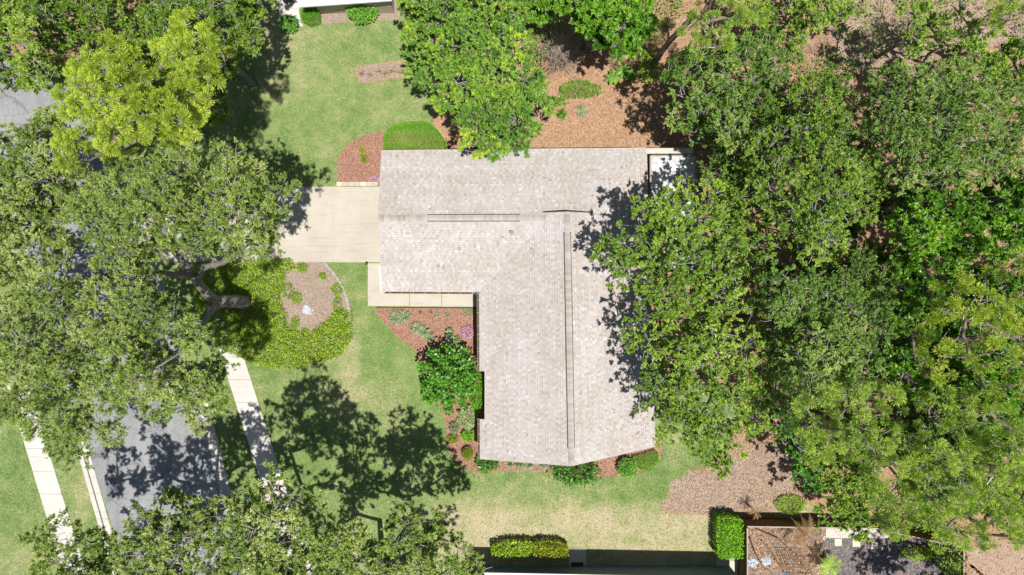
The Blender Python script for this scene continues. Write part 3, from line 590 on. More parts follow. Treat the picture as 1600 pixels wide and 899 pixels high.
wl_.add([(A[0], A[1], EAVE - .06), (C_[0], C_[1], EAVE - .06), (B_[0], B_[1], EAVE - .06), (C_[0], C_[1], RB - .24), (A[0], A[1] + .16, EAVE - .06), (C_[0], C_[1] + .16, EAVE - .06), (B_[0], B_[1] + .16, EAVE - .06), (C_[0], C_[1] + .16, RB - .24)],
       [(0, 1, 3), (1, 2, 3), (4, 7, 5), (5, 7, 6), (0, 3, 7, 4), (3, 2, 6, 7)])
wl_.add([tuple(TW + [0, 0, -.1]), tuple(TE + [0, 0, -.1]), tuple(RB0 + [0, 0, -.02]), tuple(TW + [0, -.1, -.1]), tuple(TE + [0, -.1, -.1]), tuple(RB0 + [0, -.1, -.02])], [(0, 2, 1), (3, 4, 5), (0, 3, 5, 2), (1, 2, 5, 4)])
wl_.build('wall', M['stucco'], house)
def rake(a, b, off=(0, 0, 0), w=.05, h=.17, name='fascia'):
    o = np.array(off, float); return MB().beam(a + o + [0, 0, -.075], b + o + [0, 0, -.075], w, h).build(name, M['trim'], house)
rake(NW, RIDGE, (-.03, 0, 0)); rake(RIDGE, SW, (-.03, 0, 0)); rake(SWe, RB1, (0, -.03, 0)); rake(RB1, SEe, (0, -.03, 0)); rake(NW, NE, (0, .03, -.01)); rake(SEe, NE, (.03, 0, -.01))
rake(k1, k2, (-.03, 0, -.01)); MB().beam(TW + [0, .05, .0], RB0 + [0, .03, .0], .08, .05).beam(RB0 + [0, .03, .0], TE + [0, .03, .0], .08, .05).build('gable_shadow_strip', M['dark'], house)  # dark strip painted in for the gable's shadow line on the north slope
sl = MB(); y0w = P(0, 415, 2.7)[1]
sl.beam((SW[0] - .10, SW[1] - .02, EAVE - .06), (SW[0] - .10, y0w, EAVE + .5), .10, .14); sl.build('rake_trim', M['white_paint'], house)
# gutters with hangers and leaf debris
def gutter(a, b, nh, side):
    a, b = np.array(a, float), np.array(b, float); d = (b - a) / np.linalg.norm(b - a); s = np.cross(d, [0, 0, 1.0]) * side
    m = MB(); z = np.array([0, 0, 1.0])
    m.beam(a + s * .10 - z * .12, b + s * .10 - z * .12, .13, .012).beam(a + s * .165 - z * .06, b + s * .162 - z * .06, .008, .13).beam(a + s * .03 - z * .06, b + s * .03 - z * .06, .012, .12)
    for e in (a, b): m.beam(e + s * .035 - z * .06, e + s * .16 - z * .06, .012, .12)
    g = m.build('gutter', M['trim'], house); dm = MB(); rg = random.Random(nh)
    L = np.linalg.norm(b - a); x = .05
    while x < L - .1:
        l = rg.uniform(.6, 1.6); e = min(L - .05, x + l)
        dm.beam(a + d * x + s * .10 - z * rg.uniform(.085, .10), a + d * e + s * .10 - z * rg.uniform(.085, .10), rg.uniform(.10, .12), .05); x = e + rg.uniform(.0, .06)
    tag(dm.build('leaf_debris', M['debris'], g), kind='stuff')
    for i in range(nh):
        p = a + d * L * (i + .5) / nh; MB().beam(p + s * .03 - z * .005, p + s * .165 - z * .005, .025, .012).build('hanger', M['trim'], g)
gutter(SW + [.1, 0, 0], VAL + [-.08, 0, 0], 8, 1)
gutter(VAL + [0, -.12, 0], e1, 6, -1 if False else 1)
gutter(e2, SWe, 4, 1)
# openings
def window(cx, cy, w, axis_, z=1.35, h=1.2, sgn=1):
    dx = (w, .10) if axis_ == 'x' else (.10, w); off = (0, .06 * sgn) if axis_ == 'x' else (.06 * sgn, 0)
    f = MB()
    for s in (-1, 1):
        f.box((cx + off[0], cy + off[1], z + s * h / 2), (dx[0] + .12, dx[1], .07) if axis_ == 'x' else (dx[0], dx[1] + .12, .07))
        f.box((cx + off[0] + (s * w / 2 if axis_ == 'x' else 0), cy + off[1] + (0 if axis_ == 'x' else s * w / 2), z), (.07, .098, h - .07) if axis_ == 'x' else (.098, .07, h - .07))
    win = f.build('window', M['white_paint'], house)
    MB().box((cx + off[0], cy + off[1], z), (w - .07, .05, h - .07) if axis_ == 'x' else (.05, w - .07, h - .07)).build('pane', M['glass'], win)
for x in (-5.6, -3.6): window(x, wy0 - .06, 1.2, 'x', sgn=-1)
for y in (-6.8,): window(bx0 - .06, y, 1.6, 'y', sgn=-1)
for x in (1.4, 6.0): window(x, by0 - .02 + (.12 if x < 3 else .3), 1.4, 'x', sgn=-1)
for y in (-2.0, -6.0): window(SEe[0] - .38, y, 1.6, 'y', sgn=1)
for x in (-5.0, -1.0, 4.0): window(x, wy1 + .06, 1.3, 'x', sgn=1)
gd = MB().box((wx0 - .11, P(0, 351)[1], 1.08), (.06, 4.9, 2.15)).build('garage_door', M['white_paint'], house)
for r in range(4):
    for c in range(8): MB().box((wx0 - .15, P(0, 351)[1] - 2.1 + c * .6, .3 + r * .52), (.02, .5, .4)).build('panel', M['white_paint'], gd)
fd = MB().box((bx0 - .11, -1.9, 1.05), (.05, .95, 2.05)).build('front_door', M['fence_wood'], house); MB().box((bx0 - .16, -2.25, 1.0), (.05, .04, .14)).build('handle', M['dark'], fd)
# roof vents
for (x, y, r, h) in ((799.5, 363, .085, .30), (785, 370, .04, .16)):
    p = onp(P(x, y, 4.2), pS); v = MB().tube([p + [0, 0, -.05], p + [0, 0, h]], r, 10, cap=False)
    v.tube([p + [0, 0, h * .8], p + [0, 0, h + .01]], r * 1.35, 10); v.tube([p + [0, 0, .0], p + [0, 0, .06]], r * 1.8, 10); v.build('vent_pipe', M['pipe'], house)
p = onp(P(852, 278, 3.6), pN); MB().tube([p, p + [0, 0, .18]], .045, 8).build('vent_pipe', M['pipe'], house)
# screened patio with white aluminium roof on the north-east corner
lx0, lx1, ly0, ly1 = P(1017, 0, 2.45)[0], P(1086, 0, 2.45)[0], P(0, 420, 2.45)[1], P(0, 244, 2.45)[1]
pat = thing('patio_enclosure', 'white aluminium patio roof beside the north-east corner of the shingle roof', 'patio cover', ((lx0 + lx1) / 2, (ly0 + ly1) / 2, 0))
npn = 7
for i in range(npn):
    ya, yb = ly0 + (ly1 - ly0) * i / npn, ly0 + (ly1 - ly0) * (i + 1) / npn
    MB().box(((lx0 + lx1) / 2, (ya + yb) / 2, 2.45), (lx1 - lx0, yb - ya - .02, .05)).box(((lx0 + lx1) / 2, yb - .04, 2.485), (lx1 - lx0, .04, .03)).build('roof_panel', M['white_metal'], pat)
tr = MB(); tr.box((lx1 + .03, (ly0 + ly1) / 2, 2.47), (.05, ly1 - ly0 + .1, .16)).box(((lx0 + lx1) / 2, ly1 + .03, 2.47), (lx1 - lx0, .05, .16)).box(((lx0 + lx1) / 2, ly0 - .03, 2.47), (lx1 - lx0, .05, .16)); tr.build('roof_trim', M['cap_wood'], pat)
MB().box((lx0 - .04, (ly0 + ly1) / 2, 2.56), (.12, ly1 - ly0, .05)).build('roof_gutter', M['palm_brown'] if False else M['cap_wood'], pat)
q0, q1_ = P(1000, 240.5, 2.55), P(1079, 231.5, 2.55)
MB().box(((q0[0] + q1_[0]) / 2 + .15, (q0[1] + q1_[1]) / 2, 2.56), (q1_[0] - q0[0], .36, .06)).build('north_flashing', M['curb'], pat)
for y in np.linspace(ly0, ly1, 5): MB().box((lx1 - .05, y, 1.21), (.06, .06, 2.42)).build('post', M['white_paint'], pat)
MB().box((lx1 - .05, (ly0 + ly1) / 2, .45), (.04, ly1 - ly0, .05)).box((lx1 - .05, (ly0 + ly1) / 2, 2.38), (.05, ly1 - ly0, .07)).build('rail', M['white_paint'], pat)

# ------------------------------------------------------------------ the neighbours' houses, cut by the frame
nb = thing('neighbour_house', 'corner of a neighbouring house with pale grey roof edge at the top of the photo', 'house', (*P(560, -60)[:2], 0))
ra, rb = P(468, 9, 2.8), P(612, -1, 2.8)
rf = MB().add([tuple(ra), tuple(rb), tuple(rb + [0, 5, 1.7]), tuple(ra + [0, 5, 1.7]), tuple(ra + [0, 0, -.12]), tuple(rb + [0, 0, -.12]), tuple(rb + [0, 5, 1.58]), tuple(ra + [0, 5, 1.58])], [(0, 1, 2, 3), (7, 6, 5, 4), (1, 0, 4, 5), (0, 3, 7, 4), (2, 1, 5, 6)]).build('roof', M['grey_shingle'], nb)
MB().beam(ra + [-.02, -.05, -.05], rb + [0, -.05, -.05], .10, .14).build('gutter', M['white_paint'], nb)
MB().box((ra[0] + 3.2, ra[1] + 2.9, 1.3), (5.2, 4.6, 2.6)).build('wall', M['stucco'], nb)
dk = P(450, 0, .5); sh2 = MB().add([tuple(P(438, -1, .6)), tuple(P(458, -1, .6)), tuple(P(459, 4, .6)), tuple(P(446, 7, .6)), tuple(P(446, 2, .6)), tuple(P(438, 1, .6))], [(5, 4, 3, 2, 1, 0)])
MB().prism([P(*q)[:2] for q in ((438, -8), (458, -8), (459, 3.5), (445.5, 7), (445, 2), (438, 1))], .04, .5).build('bench_cover', M['blue_roof']).name = 'covered_planter'
tag(bpy.data.objects['covered_planter'], 'dark slate blue angular cover on the white path at the top edge of the photo', 'cover')
pth = thing('neighbour_path', None, None, (*P(455, 20)[:2], 0)); tag(pth, kind='structure')
for q in ([(436, -40), (490, -40), (480, 14), (436, 14)], [(436, 14.5), (467, 14.5), (470, 36), (475, 41), (450, 44), (436, 40)]): MB().prism([p for p in GP(q)[::-1]], -.05, .04).build('slab', M['sidewalk'], pth)
nb2 = thing('neighbour_house', 'edge of a neighbouring house with white gutter at the bottom of the photo', 'house', (*P(930, 960)[:2], 0))
ra, rb = P(741, 897.5, 2.85), P(1172, 906, 2.85)
MB().add([tuple(ra), tuple(rb), tuple(rb + [0, -5, 1.7]), tuple(ra + [0, -5, 1.7]), tuple(ra + [0, 0, -.12]), tuple(rb + [0, 0, -.12]), tuple(rb + [0, -5, 1.58]), tuple(ra + [0, -5, 1.58])], [(3, 2, 1, 0), (4, 5, 6, 7), (0, 1, 5, 4), (3, 0, 4, 7), (1, 2, 6, 5)]).build('roof', M['grey_shingle'], nb2)
MB().beam(ra + [0, .06, -.05], rb + [0, .06, -.05], .11, .12).build('gutter', M['white_paint'], nb2)
MB().box(((ra[0] + rb[0]) / 2, ra[1] - 2.9, 1.33), (rb[0] - ra[0] - .9, 4.6, 2.6)).build('wall', M['blue_wall'], nb2)
wk = thing('side_walk', None, None, (*P(930, 895)[:2], 0)); tag(wk, kind='structure')
for i in range(7):
    x0 = 758 + i * 52; MB().prism(inset_quad(GP([(x0, 886 + i * .9), (x0 + 52, 887 + i * .9), (x0 + 52, 905 + i * .9), (x0, 904 + i * .9)]), .01), -.05, .035).build('slab', M['curb'], wk)
pad = MB().prism(GP([(889, 857), (916, 857.5), (916, 887), (889, 886)])[::-1], -.05, .05).build('concrete_pad', M['curb']); tag(pad, 'concrete pad with dark mat beside the hedge at the bottom of the photo', 'pad')
mt = MB().prism(GP([(892.5, 878.5), (911, 878.5), (911, 889), (892.5, 889)])[::-1], .05, .07).build('door_mat', M['dark']); tag(mt, 'dark rectangular mat on the concrete pad at the bottom of the photo', 'mat')
pad2 = MB().prism(GP([(1120, 868), (1152, 868), (1152, 905), (1118, 905)])[::-1], -.05, .06).build('concrete_pad', M['curb']); tag(pad2, 'shaded concrete slab just below the clipped hedge at the fence corner', 'pad')

# ------------------------------------------------------------------ fences, every board a part
board = {}
def fence(a, b, label, h=1.75, bw=.14, capw=.09):
    a, b = np.array(a[:2]), np.array(b[:2]); L = np.linalg.norm(b - a); d = (b - a) / L; r = math.atan2(d[1], d[0]); n = int(L / (bw + .008)); st = L / n
    t = thing('wooden_fence', label, 'fence', (a[0], a[1], 0), rz=r)
    if 'b' not in board:
        m = MB().box((0, 0, h / 2), (bw, .02, h)); o = m.build('board', M['fence_wood']); board['b'] = o.data; bpy.data.objects.remove(o)
    for i in range(n):
        o = bpy.data.objects.new('board', board['b']); COL.objects.link(o); o.parent = t; o.location = ((i + .5) * st, random.uniform(-.004, .004), random.uniform(-.02, .012)); o.rotation_euler = (0, 0, random.gauss(0, .01))
    for z in (.35, 1.45): obj('rail', *(lambda m: (m.V, m.F))(MB().box((L / 2, -.045, z), (L, .05, .09))), M['fence_wood'], t, local=True)
    for i in range(int(L / 2.4) + 1): obj('post', *(lambda m: (m.V, m.F))(MB().box((min(L - .05, i * 2.4 + .05), -.12, h / 2), (.09, .09, h + .05))), M['fence_wood'], t, local=True)
    obj('cap_rail', *(lambda m: (m.V, m.F))(MB().box((L / 2, 0, h + .02), (L, capw, .035))), M['cap_wood'], t, local=True)
FH = 1.75
c0 = P(1167.5, 823, FH); c1 = P(1168, 930, FH); c2 = P(1372, 826, FH)
fence(c0, c2, 'brown board fence running along the back of the gravel yard at the bottom right')
fence(c1, (c0[0], c0[1] - .1), 'brown board fence running toward the camera frame beside the clipped square hedge')
fence(P(1506, 930, FH), P(1506, 858, FH), 'short brown board fence at the far bottom right beside bare soil')
fence(P(1376, 828, FH), P(1506, 856, FH), 'brown board fence mostly hidden under the large pine at bottom right')

# ------------------------------------------------------------------ small built things
pv = thing('paver_edging', 'row of pale pink and grey pavers between driveway and round-cornered mulch bed', 'edging', (*P(560, 288)[:2], 0))
xx = 526.0
for i, w in enumerate((9, 9, 10, 9, 10, 9, 9)):
    MB().prism(inset_quad(GP([(xx, 284.5), (xx + w, 284.5), (xx + w, 291.2), (xx, 291.2)]), .012), .0, .07 + random.uniform(0, .015)).build('paver', M['stone'] if i in (0, 4) else M['paver'], pv); xx += w
cv_ = [(508, 411), (519, 424), (530, 439), (538, 455), (543.5, 472), (546, 492), (547, 502)]
ce = thing('stone_edging', 'curved grey stone edging along the right side of the round planting bed', 'edging', (*P(535, 450)[:2], 0))
pts = []
for i in range(len(cv_) - 1):
    a, b = np.array(cv_[i]), np.array(cv_[i + 1]); k = max(1, round(np.linalg.norm(b - a) / 8))
    pts += [tuple(a + (b - a) * j / k) for j in range(k)]
pts.append(cv_[-1])
for i in range(len(pts) - 1):
    a, b = P(*pts[i], .05), P(*pts[i + 1], .05); d = (b - a) / np.linalg.norm(b - a); w = random.uniform(.14, .19)
    MB().beam(a + d * .012 + [0, 0, random.uniform(-.01, .015)], b - d * .012, w, .13).build('edging_stone', M['edging'], ce)
# stump
st = thing('tree_stump', 'pale grey weathered stump in the middle of the round planting bed', 'stump', P(480, 484))
m = MB(); n = 16; rr = [random.uniform(.26, .38) for _ in range(n)]; c = P(480, 484)
ring = lambda s, z: [(c[0] + math.cos(2 * math.pi * i / n) * rr[i] * s, c[1] + math.sin(2 * math.pi * i / n) * rr[i] * s, z) for i in range(n)]
V_ = ring(1.25, 0.0) + ring(1.0, .08) + ring(.92, .17) + ring(.5, .15) + [(c[0], c[1], .12)]
F_ = [(r * n + i, r * n + (i + 1) % n, (r + 1) * n + (i + 1) % n, (r + 1) * n + i) for r in range(3) for i in range(n)] + [(3 * n + i, 3 * n + (i + 1) % n, 4 * n) for i in range(n)]
obj('stump_body', V_, F_, plain('weathered_stump', (0.33, 0.33, 0.34, 1), (0.66, 0.66, 0.68, 1), 6, .9, .2, .5), st)
rt = MB()
for i in range(7):
    a = 2 * math.pi * i / 7 + .3; rt.tube([c + [math.cos(a) * .25, math.sin(a) * .25, .07], c + [math.cos(a + .1) * .45, math.sin(a + .1) * .45, .05], c + [math.cos(a + .25) * random.uniform(.5, .7), math.sin(a + .25) * .6, .0]], [.07, .05, .02], 6)
rt.build('root', M['cap_wood'], st)
# stepping stones, tallest ones nearest the fence
for i, (x, y, s, lab) in enumerate(((1309, 847, 11, 'square cream stepping stone on dark gravel, leftmost beside the palm'), (1337.5, 848, 12, 'square cream stepping stone on dark gravel, second from the palm'), (1366, 852, 11, 'square cream stepping stone on dark gravel, under the pine edge'), (1286.5, 840, 6, 'small tilted cream block beside the brown palm fronds'),
        (1377, 857, 5, 'small cream block at the edge of the gravel under the pine'))):
    k = CAM_H / FPX * s / 2; c = P(x, y)
    q = [(c[0] - k, c[1] - k), (c[0] + k, c[1] - k), (c[0] + k, c[1] + k), (c[0] - k, c[1] + k)] if s > 6 else [(c[0] - k * .6, c[1] - k), (c[0] + k * .2, c[1] - k), (c[0] + k * .8, c[1] + k), (c[0] + k * .1, c[1] + k)]
    tag(MB().prism(q, .0, .07).build('stepping_stone', M['stone']), lab, 'stepping stone', 'stepping stones on the gravel yard')
# wooden lattice leaning over the palm debris
lt = thing('lattice_panel', 'old wooden lattice panel lying over debris beside the brown palm', 'lattice', P(1235, 872))
for i in range(12):
    a, b = P(1214 + i * 3.6, 858 + i * .3, .35), P(1232 + i * 3.6, 905 + i * .3, .5); MB().beam(a, b, .028, .02).build('slat', M['fence_wood'], lt)
for i in range(4): MB().beam(P(1212 + i * 5, 860 + i * 13, .38), P(1262 + i * 4, 862 + i * 13, .38), .028, .02).build('slat', M['fence_wood'], lt)
for j, (x, y, s, lab, mt_) in enumerate(((1174, 878, .42, 'crumpled pale blue plastic bag on soil beside the left fence', 'pale_plastic'), (1197, 876, .36, 'torn whitish plastic sheet on soil right of the pale blue bag', 'pale_plastic'), (1227, 898, .22, 'blue plastic tub at the bottom edge beside the lattice', 'blue'))):
    n = 14; rg = random.Random(j); c = P(x, y); V_, F_ = [], []
    for r in range(5):
        for i in range(n):
            rad = s * (1, .95, .75, .45, .1)[r] * (1 + rg.uniform(-.28, .28)); V_.append((c[0] + math.cos(2 * math.pi * i / n) * rad, c[1] + math.sin(2 * math.pi * i / n) * rad * .8, (.0, .1, .2, .25, .22)[r] * (1 + rg.uniform(-.4, .4)) * s * 2))
    for r in range(4):
        for i in range(n): F_.append((r * n + i, r * n + (i + 1) % n, (r + 1) * n + (i + 1) % n, (r + 1) * n + i))
    F_.append(tuple(4 * n + i for i in range(n)))
    tag(obj('plastic_bag' if j < 2 else 'plastic_tub', V_, F_, M[mt_]), lab, 'plastic debris')
# path light at the corner of the walk, utility box lid on the verge
pl_ = thing('path_light', 'small dark path light at the corner of driveway and front walk', 'garden light', P(574.3, 412.5))
c = P(574.3, 412.5); MB().tube([c, c + [0, 0, .4]], .018, 6).build('stake', M['dark'], pl_); MB().tube([c + [0, 0, .36], c + [0, 0, .42], c + [0, 0, .45]], [.10, .09, .02], 10).build('lamp_shade', M['dark'], pl_)
c = P(391, 776); tag(MB().tube([c, c + [0, 0, .08], c + [0, 0, .10]], [.17, .17, .14], 14).build('utility_lid', M['teal']), 'round teal utility lid in the shaded grass beside the sidewalk', 'utility cover')
# ------------------------------------------------------------------ trees
def unit(v): return v / (np.linalg.norm(v, axis=-1, keepdims=True) + 1e-9)
def leaf_quads(C, D, L, W, cup=0.15):
    """diamond leaves at C pointing along D, with random roll biased to face the sky"""
    k = len(C); up = np.column_stack([RNG.normal(0, .55, k), RNG.normal(0, .55, k), np.ones(k)])
    S = unit(np.cross(D, up)); N = np.cross(S, D)
    L = np.broadcast_to(L, (k,))[:, None]; W = np.broadcast_to(W, (k,))[:, None]
    V = np.stack([C, C + D * L * .45 + S * W * .5 + N * L * cup * .4, C + D * L, C + D * L * .45 - S * W * .5 + N * L * cup * .4], 1)
    return V.reshape(-1, 3)
def leaf_tris(C, D, L, W):
    """small pointed leaves, one triangle each"""
    k = len(C); up = np.column_stack([RNG.normal(0, .6, k), RNG.normal(0, .6, k), np.ones(k)]); S = unit(np.cross(D, up))
    return np.stack([C + S * W[:, None] * .5, C + D * L[:, None], C - S * W[:, None] * .5], 1).reshape(-1, 3)
def triF(n): return np.arange(n * 3).reshape(n, 3)
def quadF(n): return np.arange(n * 4).reshape(n, 4)
def prisms(A, B, ra, rb, n=4):
    k = len(A); d = unit(B - A); ref = np.where(np.abs(d[:, 2:3]) > .9, [[1.0, 0, 0]], [[0, 0, 1.0]]); u = unit(np.cross(d, ref)); v = np.cross(d, u)
    a = 2 * np.pi * np.arange(n) / n; ra = np.broadcast_to(ra, (k,)); rb = np.broadcast_to(rb, (k,))
    ring = lambda p, r: p[:, None, :] + r[:, None, None] * (np.cos(a)[None, :, None] * u[:, None, :] + np.sin(a)[None, :, None] * v[:, None, :])
    V = np.concatenate([ring(A, ra), ring(B, rb)], 1).reshape(-1, 3); i = np.arange(n); j = (i + 1) % n
    f = np.stack([i, j, j + n, i + n], 1); return V, (f[None] + (np.arange(k) * 2 * n)[:, None, None]).reshape(-1, 4)
def dart(poly, spacing, rg, tries=4000, near=None):
    poly = np.asarray(poly, float); lo, hi = poly.min(0), poly.max(0); pts = np.empty((0, 2))
    cand = rg.uniform(lo, hi, (tries, 2)); cand = cand[inside(cand[:, 0], cand[:, 1], poly)]
    for c in cand:
        if len(pts) == 0 or ((pts - c) ** 2).sum(1).min() > spacing ** 2: pts = np.vstack([pts, c])
    return pts
NTRI = [0]
def skeleton(pts, starts, start_limb):
    """join every bough to the nearest wood that is closer to the trunk; returns parents and limb ids"""
    root = starts[0]; order = np.argsort(np.linalg.norm(pts - root, axis=1)); nodes = [np.array(s) for s in starts]; par = {}; limb = {-(i + 1): start_limb[i] for i in range(len(starts))}; ids = [-(i + 1) for i in range(len(starts))]
    rd = [np.linalg.norm(s - root) for s in nodes]
    for k in order:
        p = pts[k]; A = np.array(nodes); dist = np.linalg.norm(A - p, axis=1) + .25 * np.array(rd) * 0 + 0.15 * np.maximum(0, A[:, 2] - p[2] + .2) * 4
        j = int(np.argmin(dist)); par[k] = ids[j]; limb[k] = limb[ids[j]] if limb[ids[j]] is not None else k
        # limb ids: children of the trunk start a limb of their own
        nodes.append(p - np.array([0, 0, .5])); ids.append(k); rd.append(np.linalg.norm(p - root))
    return par, limb, order
def tree(label, polys, h_top, h_edge, mat, L=.12, W=.065, base=None, trunk=None, forks=None, r0=.22, spacing=1.45, R=(.7, 1.3), clumps=20, twigs=4, lpt=10, seed=0, name='oak_tree', cat='tree', group=None,
         style='oak', wood='oak_bark', under=.45, tw='twig', hn=.75, trunk_h=.5, needles=64, drop=0.0, tone0=.53, cl=.36):
    rg = np.random.default_rng(seed); B, Rb = [], []
    for q in polys:
        q = np.asarray(q, float); hm = (h_top + h_edge) / 2; sc = FPX / (CAM_H - hm)
        for layer in (0, 1):
            sp = spacing * .84 * sc * (1.0 if layer == 0 else 1.0 / math.sqrt(max(under, .01)))
            if layer == 1 and under <= 0: continue
            c = dart(q, sp * .82, rg); d = -sdf(c[:, 0], c[:, 1], q)
            keep = d > .35 * R[0] * sc * (1 if layer == 0 else 1.6); c, d = c[keep], d[keep]
            if drop: kk = rg.uniform(0, 1, len(c)) > drop; c, d = c[kk], d[kk]
            if len(c) == 0: continue
            t = np.clip(d / (max(d.max(), 1) * .8), 0, 1); h = h_edge + (h_top - h_edge) * (1 - (1 - t) ** 2) + rg.normal(0, hn, len(c)) - layer * rg.uniform(1.3, 2.6, len(c))
            B += [P(x, y, hh) for (x, y), hh in zip(c, h)]; Rb += list(rg.uniform(R[0], R[1], len(c)) * np.clip(.6 + d / sc * .35, .6, 1.0))
    B = np.array(B); Rb = np.array(Rb); nb = len(B); cen = B.mean(0)
    if base is not None: b0 = P(*base)
    else: b0 = np.array([cen[0] * 1.0, cen[1] * 1.0, 0]) + np.array([rg.normal(0, .4), rg.normal(0, .4), 0])
    th = h_top * trunk_h
    if trunk is None:
        top = b0 * .75 + np.array([cen[0], cen[1], 0]) * .25; top[2] = th
        mid = (b0 + top) / 2 + np.array([rg.normal(0, .15), rg.normal(0, .15), 0]); path = [b0 - [0, 0, .1], b0 + [0, 0, .35], mid, top]; rad = [r0 * 1.55, r0 * 1.1, r0 * .92, r0 * .8]
    else: path = [np.array(p) for p in trunk[0]]; rad = trunk[1]; top = path[-1]; b0 = np.array([path[0][0], path[0][1], 0])
    root = thing(name, label, cat, (b0[0], b0[1], 0), group)
    MB().tube(path, rad, 10).build('trunk', M[wood], root, smooth=True)
    starts = [np.array(top)]; sl_ = [None]
    if style == 'pine':      # a leader carries the limbs up through the crown
        ld = [top, (top + [cen[0], cen[1], h_top * .8]) / 2, np.array([cen[0], cen[1], h_top * .9])]
        ld[1][2] = (top[2] + h_top * .9) / 2; MB().tube(ld, [rad[-1], rad[-1] * .65, rad[-1] * .25], 8).build('leader', M[wood], root, smooth=True); starts += ld[1:]; sl_ += [None, None]
    if forks:
        for i, (fp, fr) in enumerate(forks):
            MB().tube(fp, fr, 9).build('limb', M[wood], root, smooth=True); k = len(fp)
            starts += [np.array(p) for p in fp[1:]]; sl_ += [('f', i)] * (k - 1)
    par, limb, order = skeleton(B, starts, sl_)
    w = {k: 1.0 for k in range(nb)}
    for k in order[::-1]:
        if par[k] >= 0: w[par[k]] += w[k]
    groups = {}
    for k in order:
        p = starts[-par[k] - 1] if par[k] < 0 else B[par[k]] - [0, 0, .5]; c = B[k] - [0, 0, .5]; l = np.linalg.norm(c - p)
        j1 = p + (c - p) * .35 + rg.normal(0, .06 * l, 3) + [0, 0, -.05 * l]; j2 = p + (c - p) * .7 + rg.normal(0, .06 * l, 3)
        ra = min(r0 * .62, .028 * math.sqrt(w[k]) * 1.25 + .018); rb = max(.02, ra * .8)
        g = groups.setdefault(limb[k], [[], [], [], []])
        for a_, b_, x, y in ((p, j1, ra, (ra * 2 + rb) / 3), (j1, j2, (ra * 2 + rb) / 3, (ra + rb * 2) / 3), (j2, c, (ra + rb * 2) / 3, rb)): g[0].append(a_); g[1].append(b_); g[2].append(x); g[3].append(y)
    small = [[], [], [], []]
    for gk, g in groups.items():
        if len(g[0]) < 9 and not isinstance(gk, tuple):
            for i in range(4): small[i] += g[i]
            continue
        V, F = prisms(np.array(g[0]), np.array(g[1]), np.array(g[2]), np.array(g[3]), 6); obj('limb', V, F, M[wood], root, smooth=True)
    # clumps on the domed boughs
    n = nb * clumps; bi = np.repeat(np.arange(nb), clumps); dz = rg.uniform(-.25, 1, n); a = rg.uniform(0, 2 * np.pi, n); hr = np.sqrt(1 - np.minimum(dz ** 2, 1))
    dd = np.column_stack([np.cos(a) * hr, np.sin(a) * hr, dz]); rr = rg.uniform(.55, 1.08, n) * Rb[bi]
    Cc = B[bi] + dd * rr[:, None] * [1, 1, .62]
    bt = rg.normal(0, .13, nb); ct = bt[bi] + rg.normal(0, .09, n) + tone0
    tA = np.concatenate([B[bi] * .55 + Cc * .45 + rg.normal(0, .16, (n, 3)) - [0, 0, .38]] + ([np.array(small[0])] if small[0] else [])); tB = np.concatenate([Cc + dd * (rg.uniform(0, 1, n) ** 3 * .5)[:, None]] + ([np.array(small[1])] if small[1] else []))
    ra = np.concatenate([rg.uniform(.012, .024, n)] + ([np.array(small[2])] if small[2] else [])); rb = np.concatenate([np.full(n, .009)] + ([np.array(small[3])] if small[3] else []))
    pk = np.flatnonzero(rg.uniform(0, 1, n) < .30); p0 = Cc[pk] + rg.normal(0, .1, (len(pk), 3)); p1 = p0 + unit(rg.normal(0, 1, (len(pk), 3)) * [1, 1, .35]) * rg.uniform(.15, .4, len(pk))[:, None] + dd[pk] * .10; p2 = p1 + unit(p1 - p0 + rg.normal(0, .2, (len(pk), 3))) * rg.uniform(.1, .3, len(pk))[:, None]
    tA = np.concatenate([tA, p0, p1]); tB = np.concatenate([tB, p1, p2]); ra = np.concatenate([ra, np.full(len(pk), .020), np.full(len(pk), .014)]); rb = np.concatenate([rb, np.full(len(pk), .014), np.full(len(pk), .007)])
    V, F = prisms(tA, tB, ra, rb, 3); tag(obj('twigs', V, F, M[tw], root), kind='stuff')
    if style == 'oak':
        m = n * twigs; ci = np.repeat(np.arange(n), twigs); td = unit(dd[ci] * .55 + rg.normal(0, .6, (m, 3)) + [0, 0, .15]); tl = rg.uniform(.55, 1.15, m) * cl
        lp = int(lpt * 1.9); k = m * lp; ti = np.repeat(np.arange(m), lp); s = rg.uniform(.12, 1.0, k); side = rg.normal(0, 1, (k, 3)); side -= (side * td[ti]).sum(1)[:, None] * td[ti]; side = unit(side)
        L_, W_q = (L * .92, W * 1.12)
        C = Cc[ci][ti] + td[ti] * (s * tl[ti])[:, None] + side * .02; D = unit(td[ti] * .75 + side * .9)
        LL = rg.uniform(.75, 1.25, k) * L_; V = leaf_tris(C, D, LL, LL * W_q / L_); tone = np.clip(ct[ci][ti] + rg.normal(0, .13, k) + .10 * (s - .5), 0, 1)
        tag(obj('crown', V, triF(k), M[mat], root, tone=tone), kind='stuff'); NTRI[0] += k
    else:
        # pine: starburst tufts of long needles at the ends of the twigs
        nd_ = int(needles * 1.7); k = n * nd_; ci = np.repeat(np.arange(n), nd_); nd = unit(rg.normal(0, 1, (k, 3)) + dd[ci] * .7 + [0, 0, .35]); LL = rg.uniform(.75, 1.1, k) * L
        C = Cc[ci] + nd * .03; S = unit(np.cross(nd, rg.normal(0, 1, (k, 3)))); V = np.stack([C + nd * .02, C + nd * LL[:, None] - S * W * .42, C + nd * LL[:, None] * .97 + S * W * .42], 1).reshape(-1, 3)
        tone = np.clip(ct[ci] + rg.normal(0, .10, k), 0, 1); tone = np.where(rg.uniform(0, 1, k) < .02, 1.0, np.minimum(tone, .9))
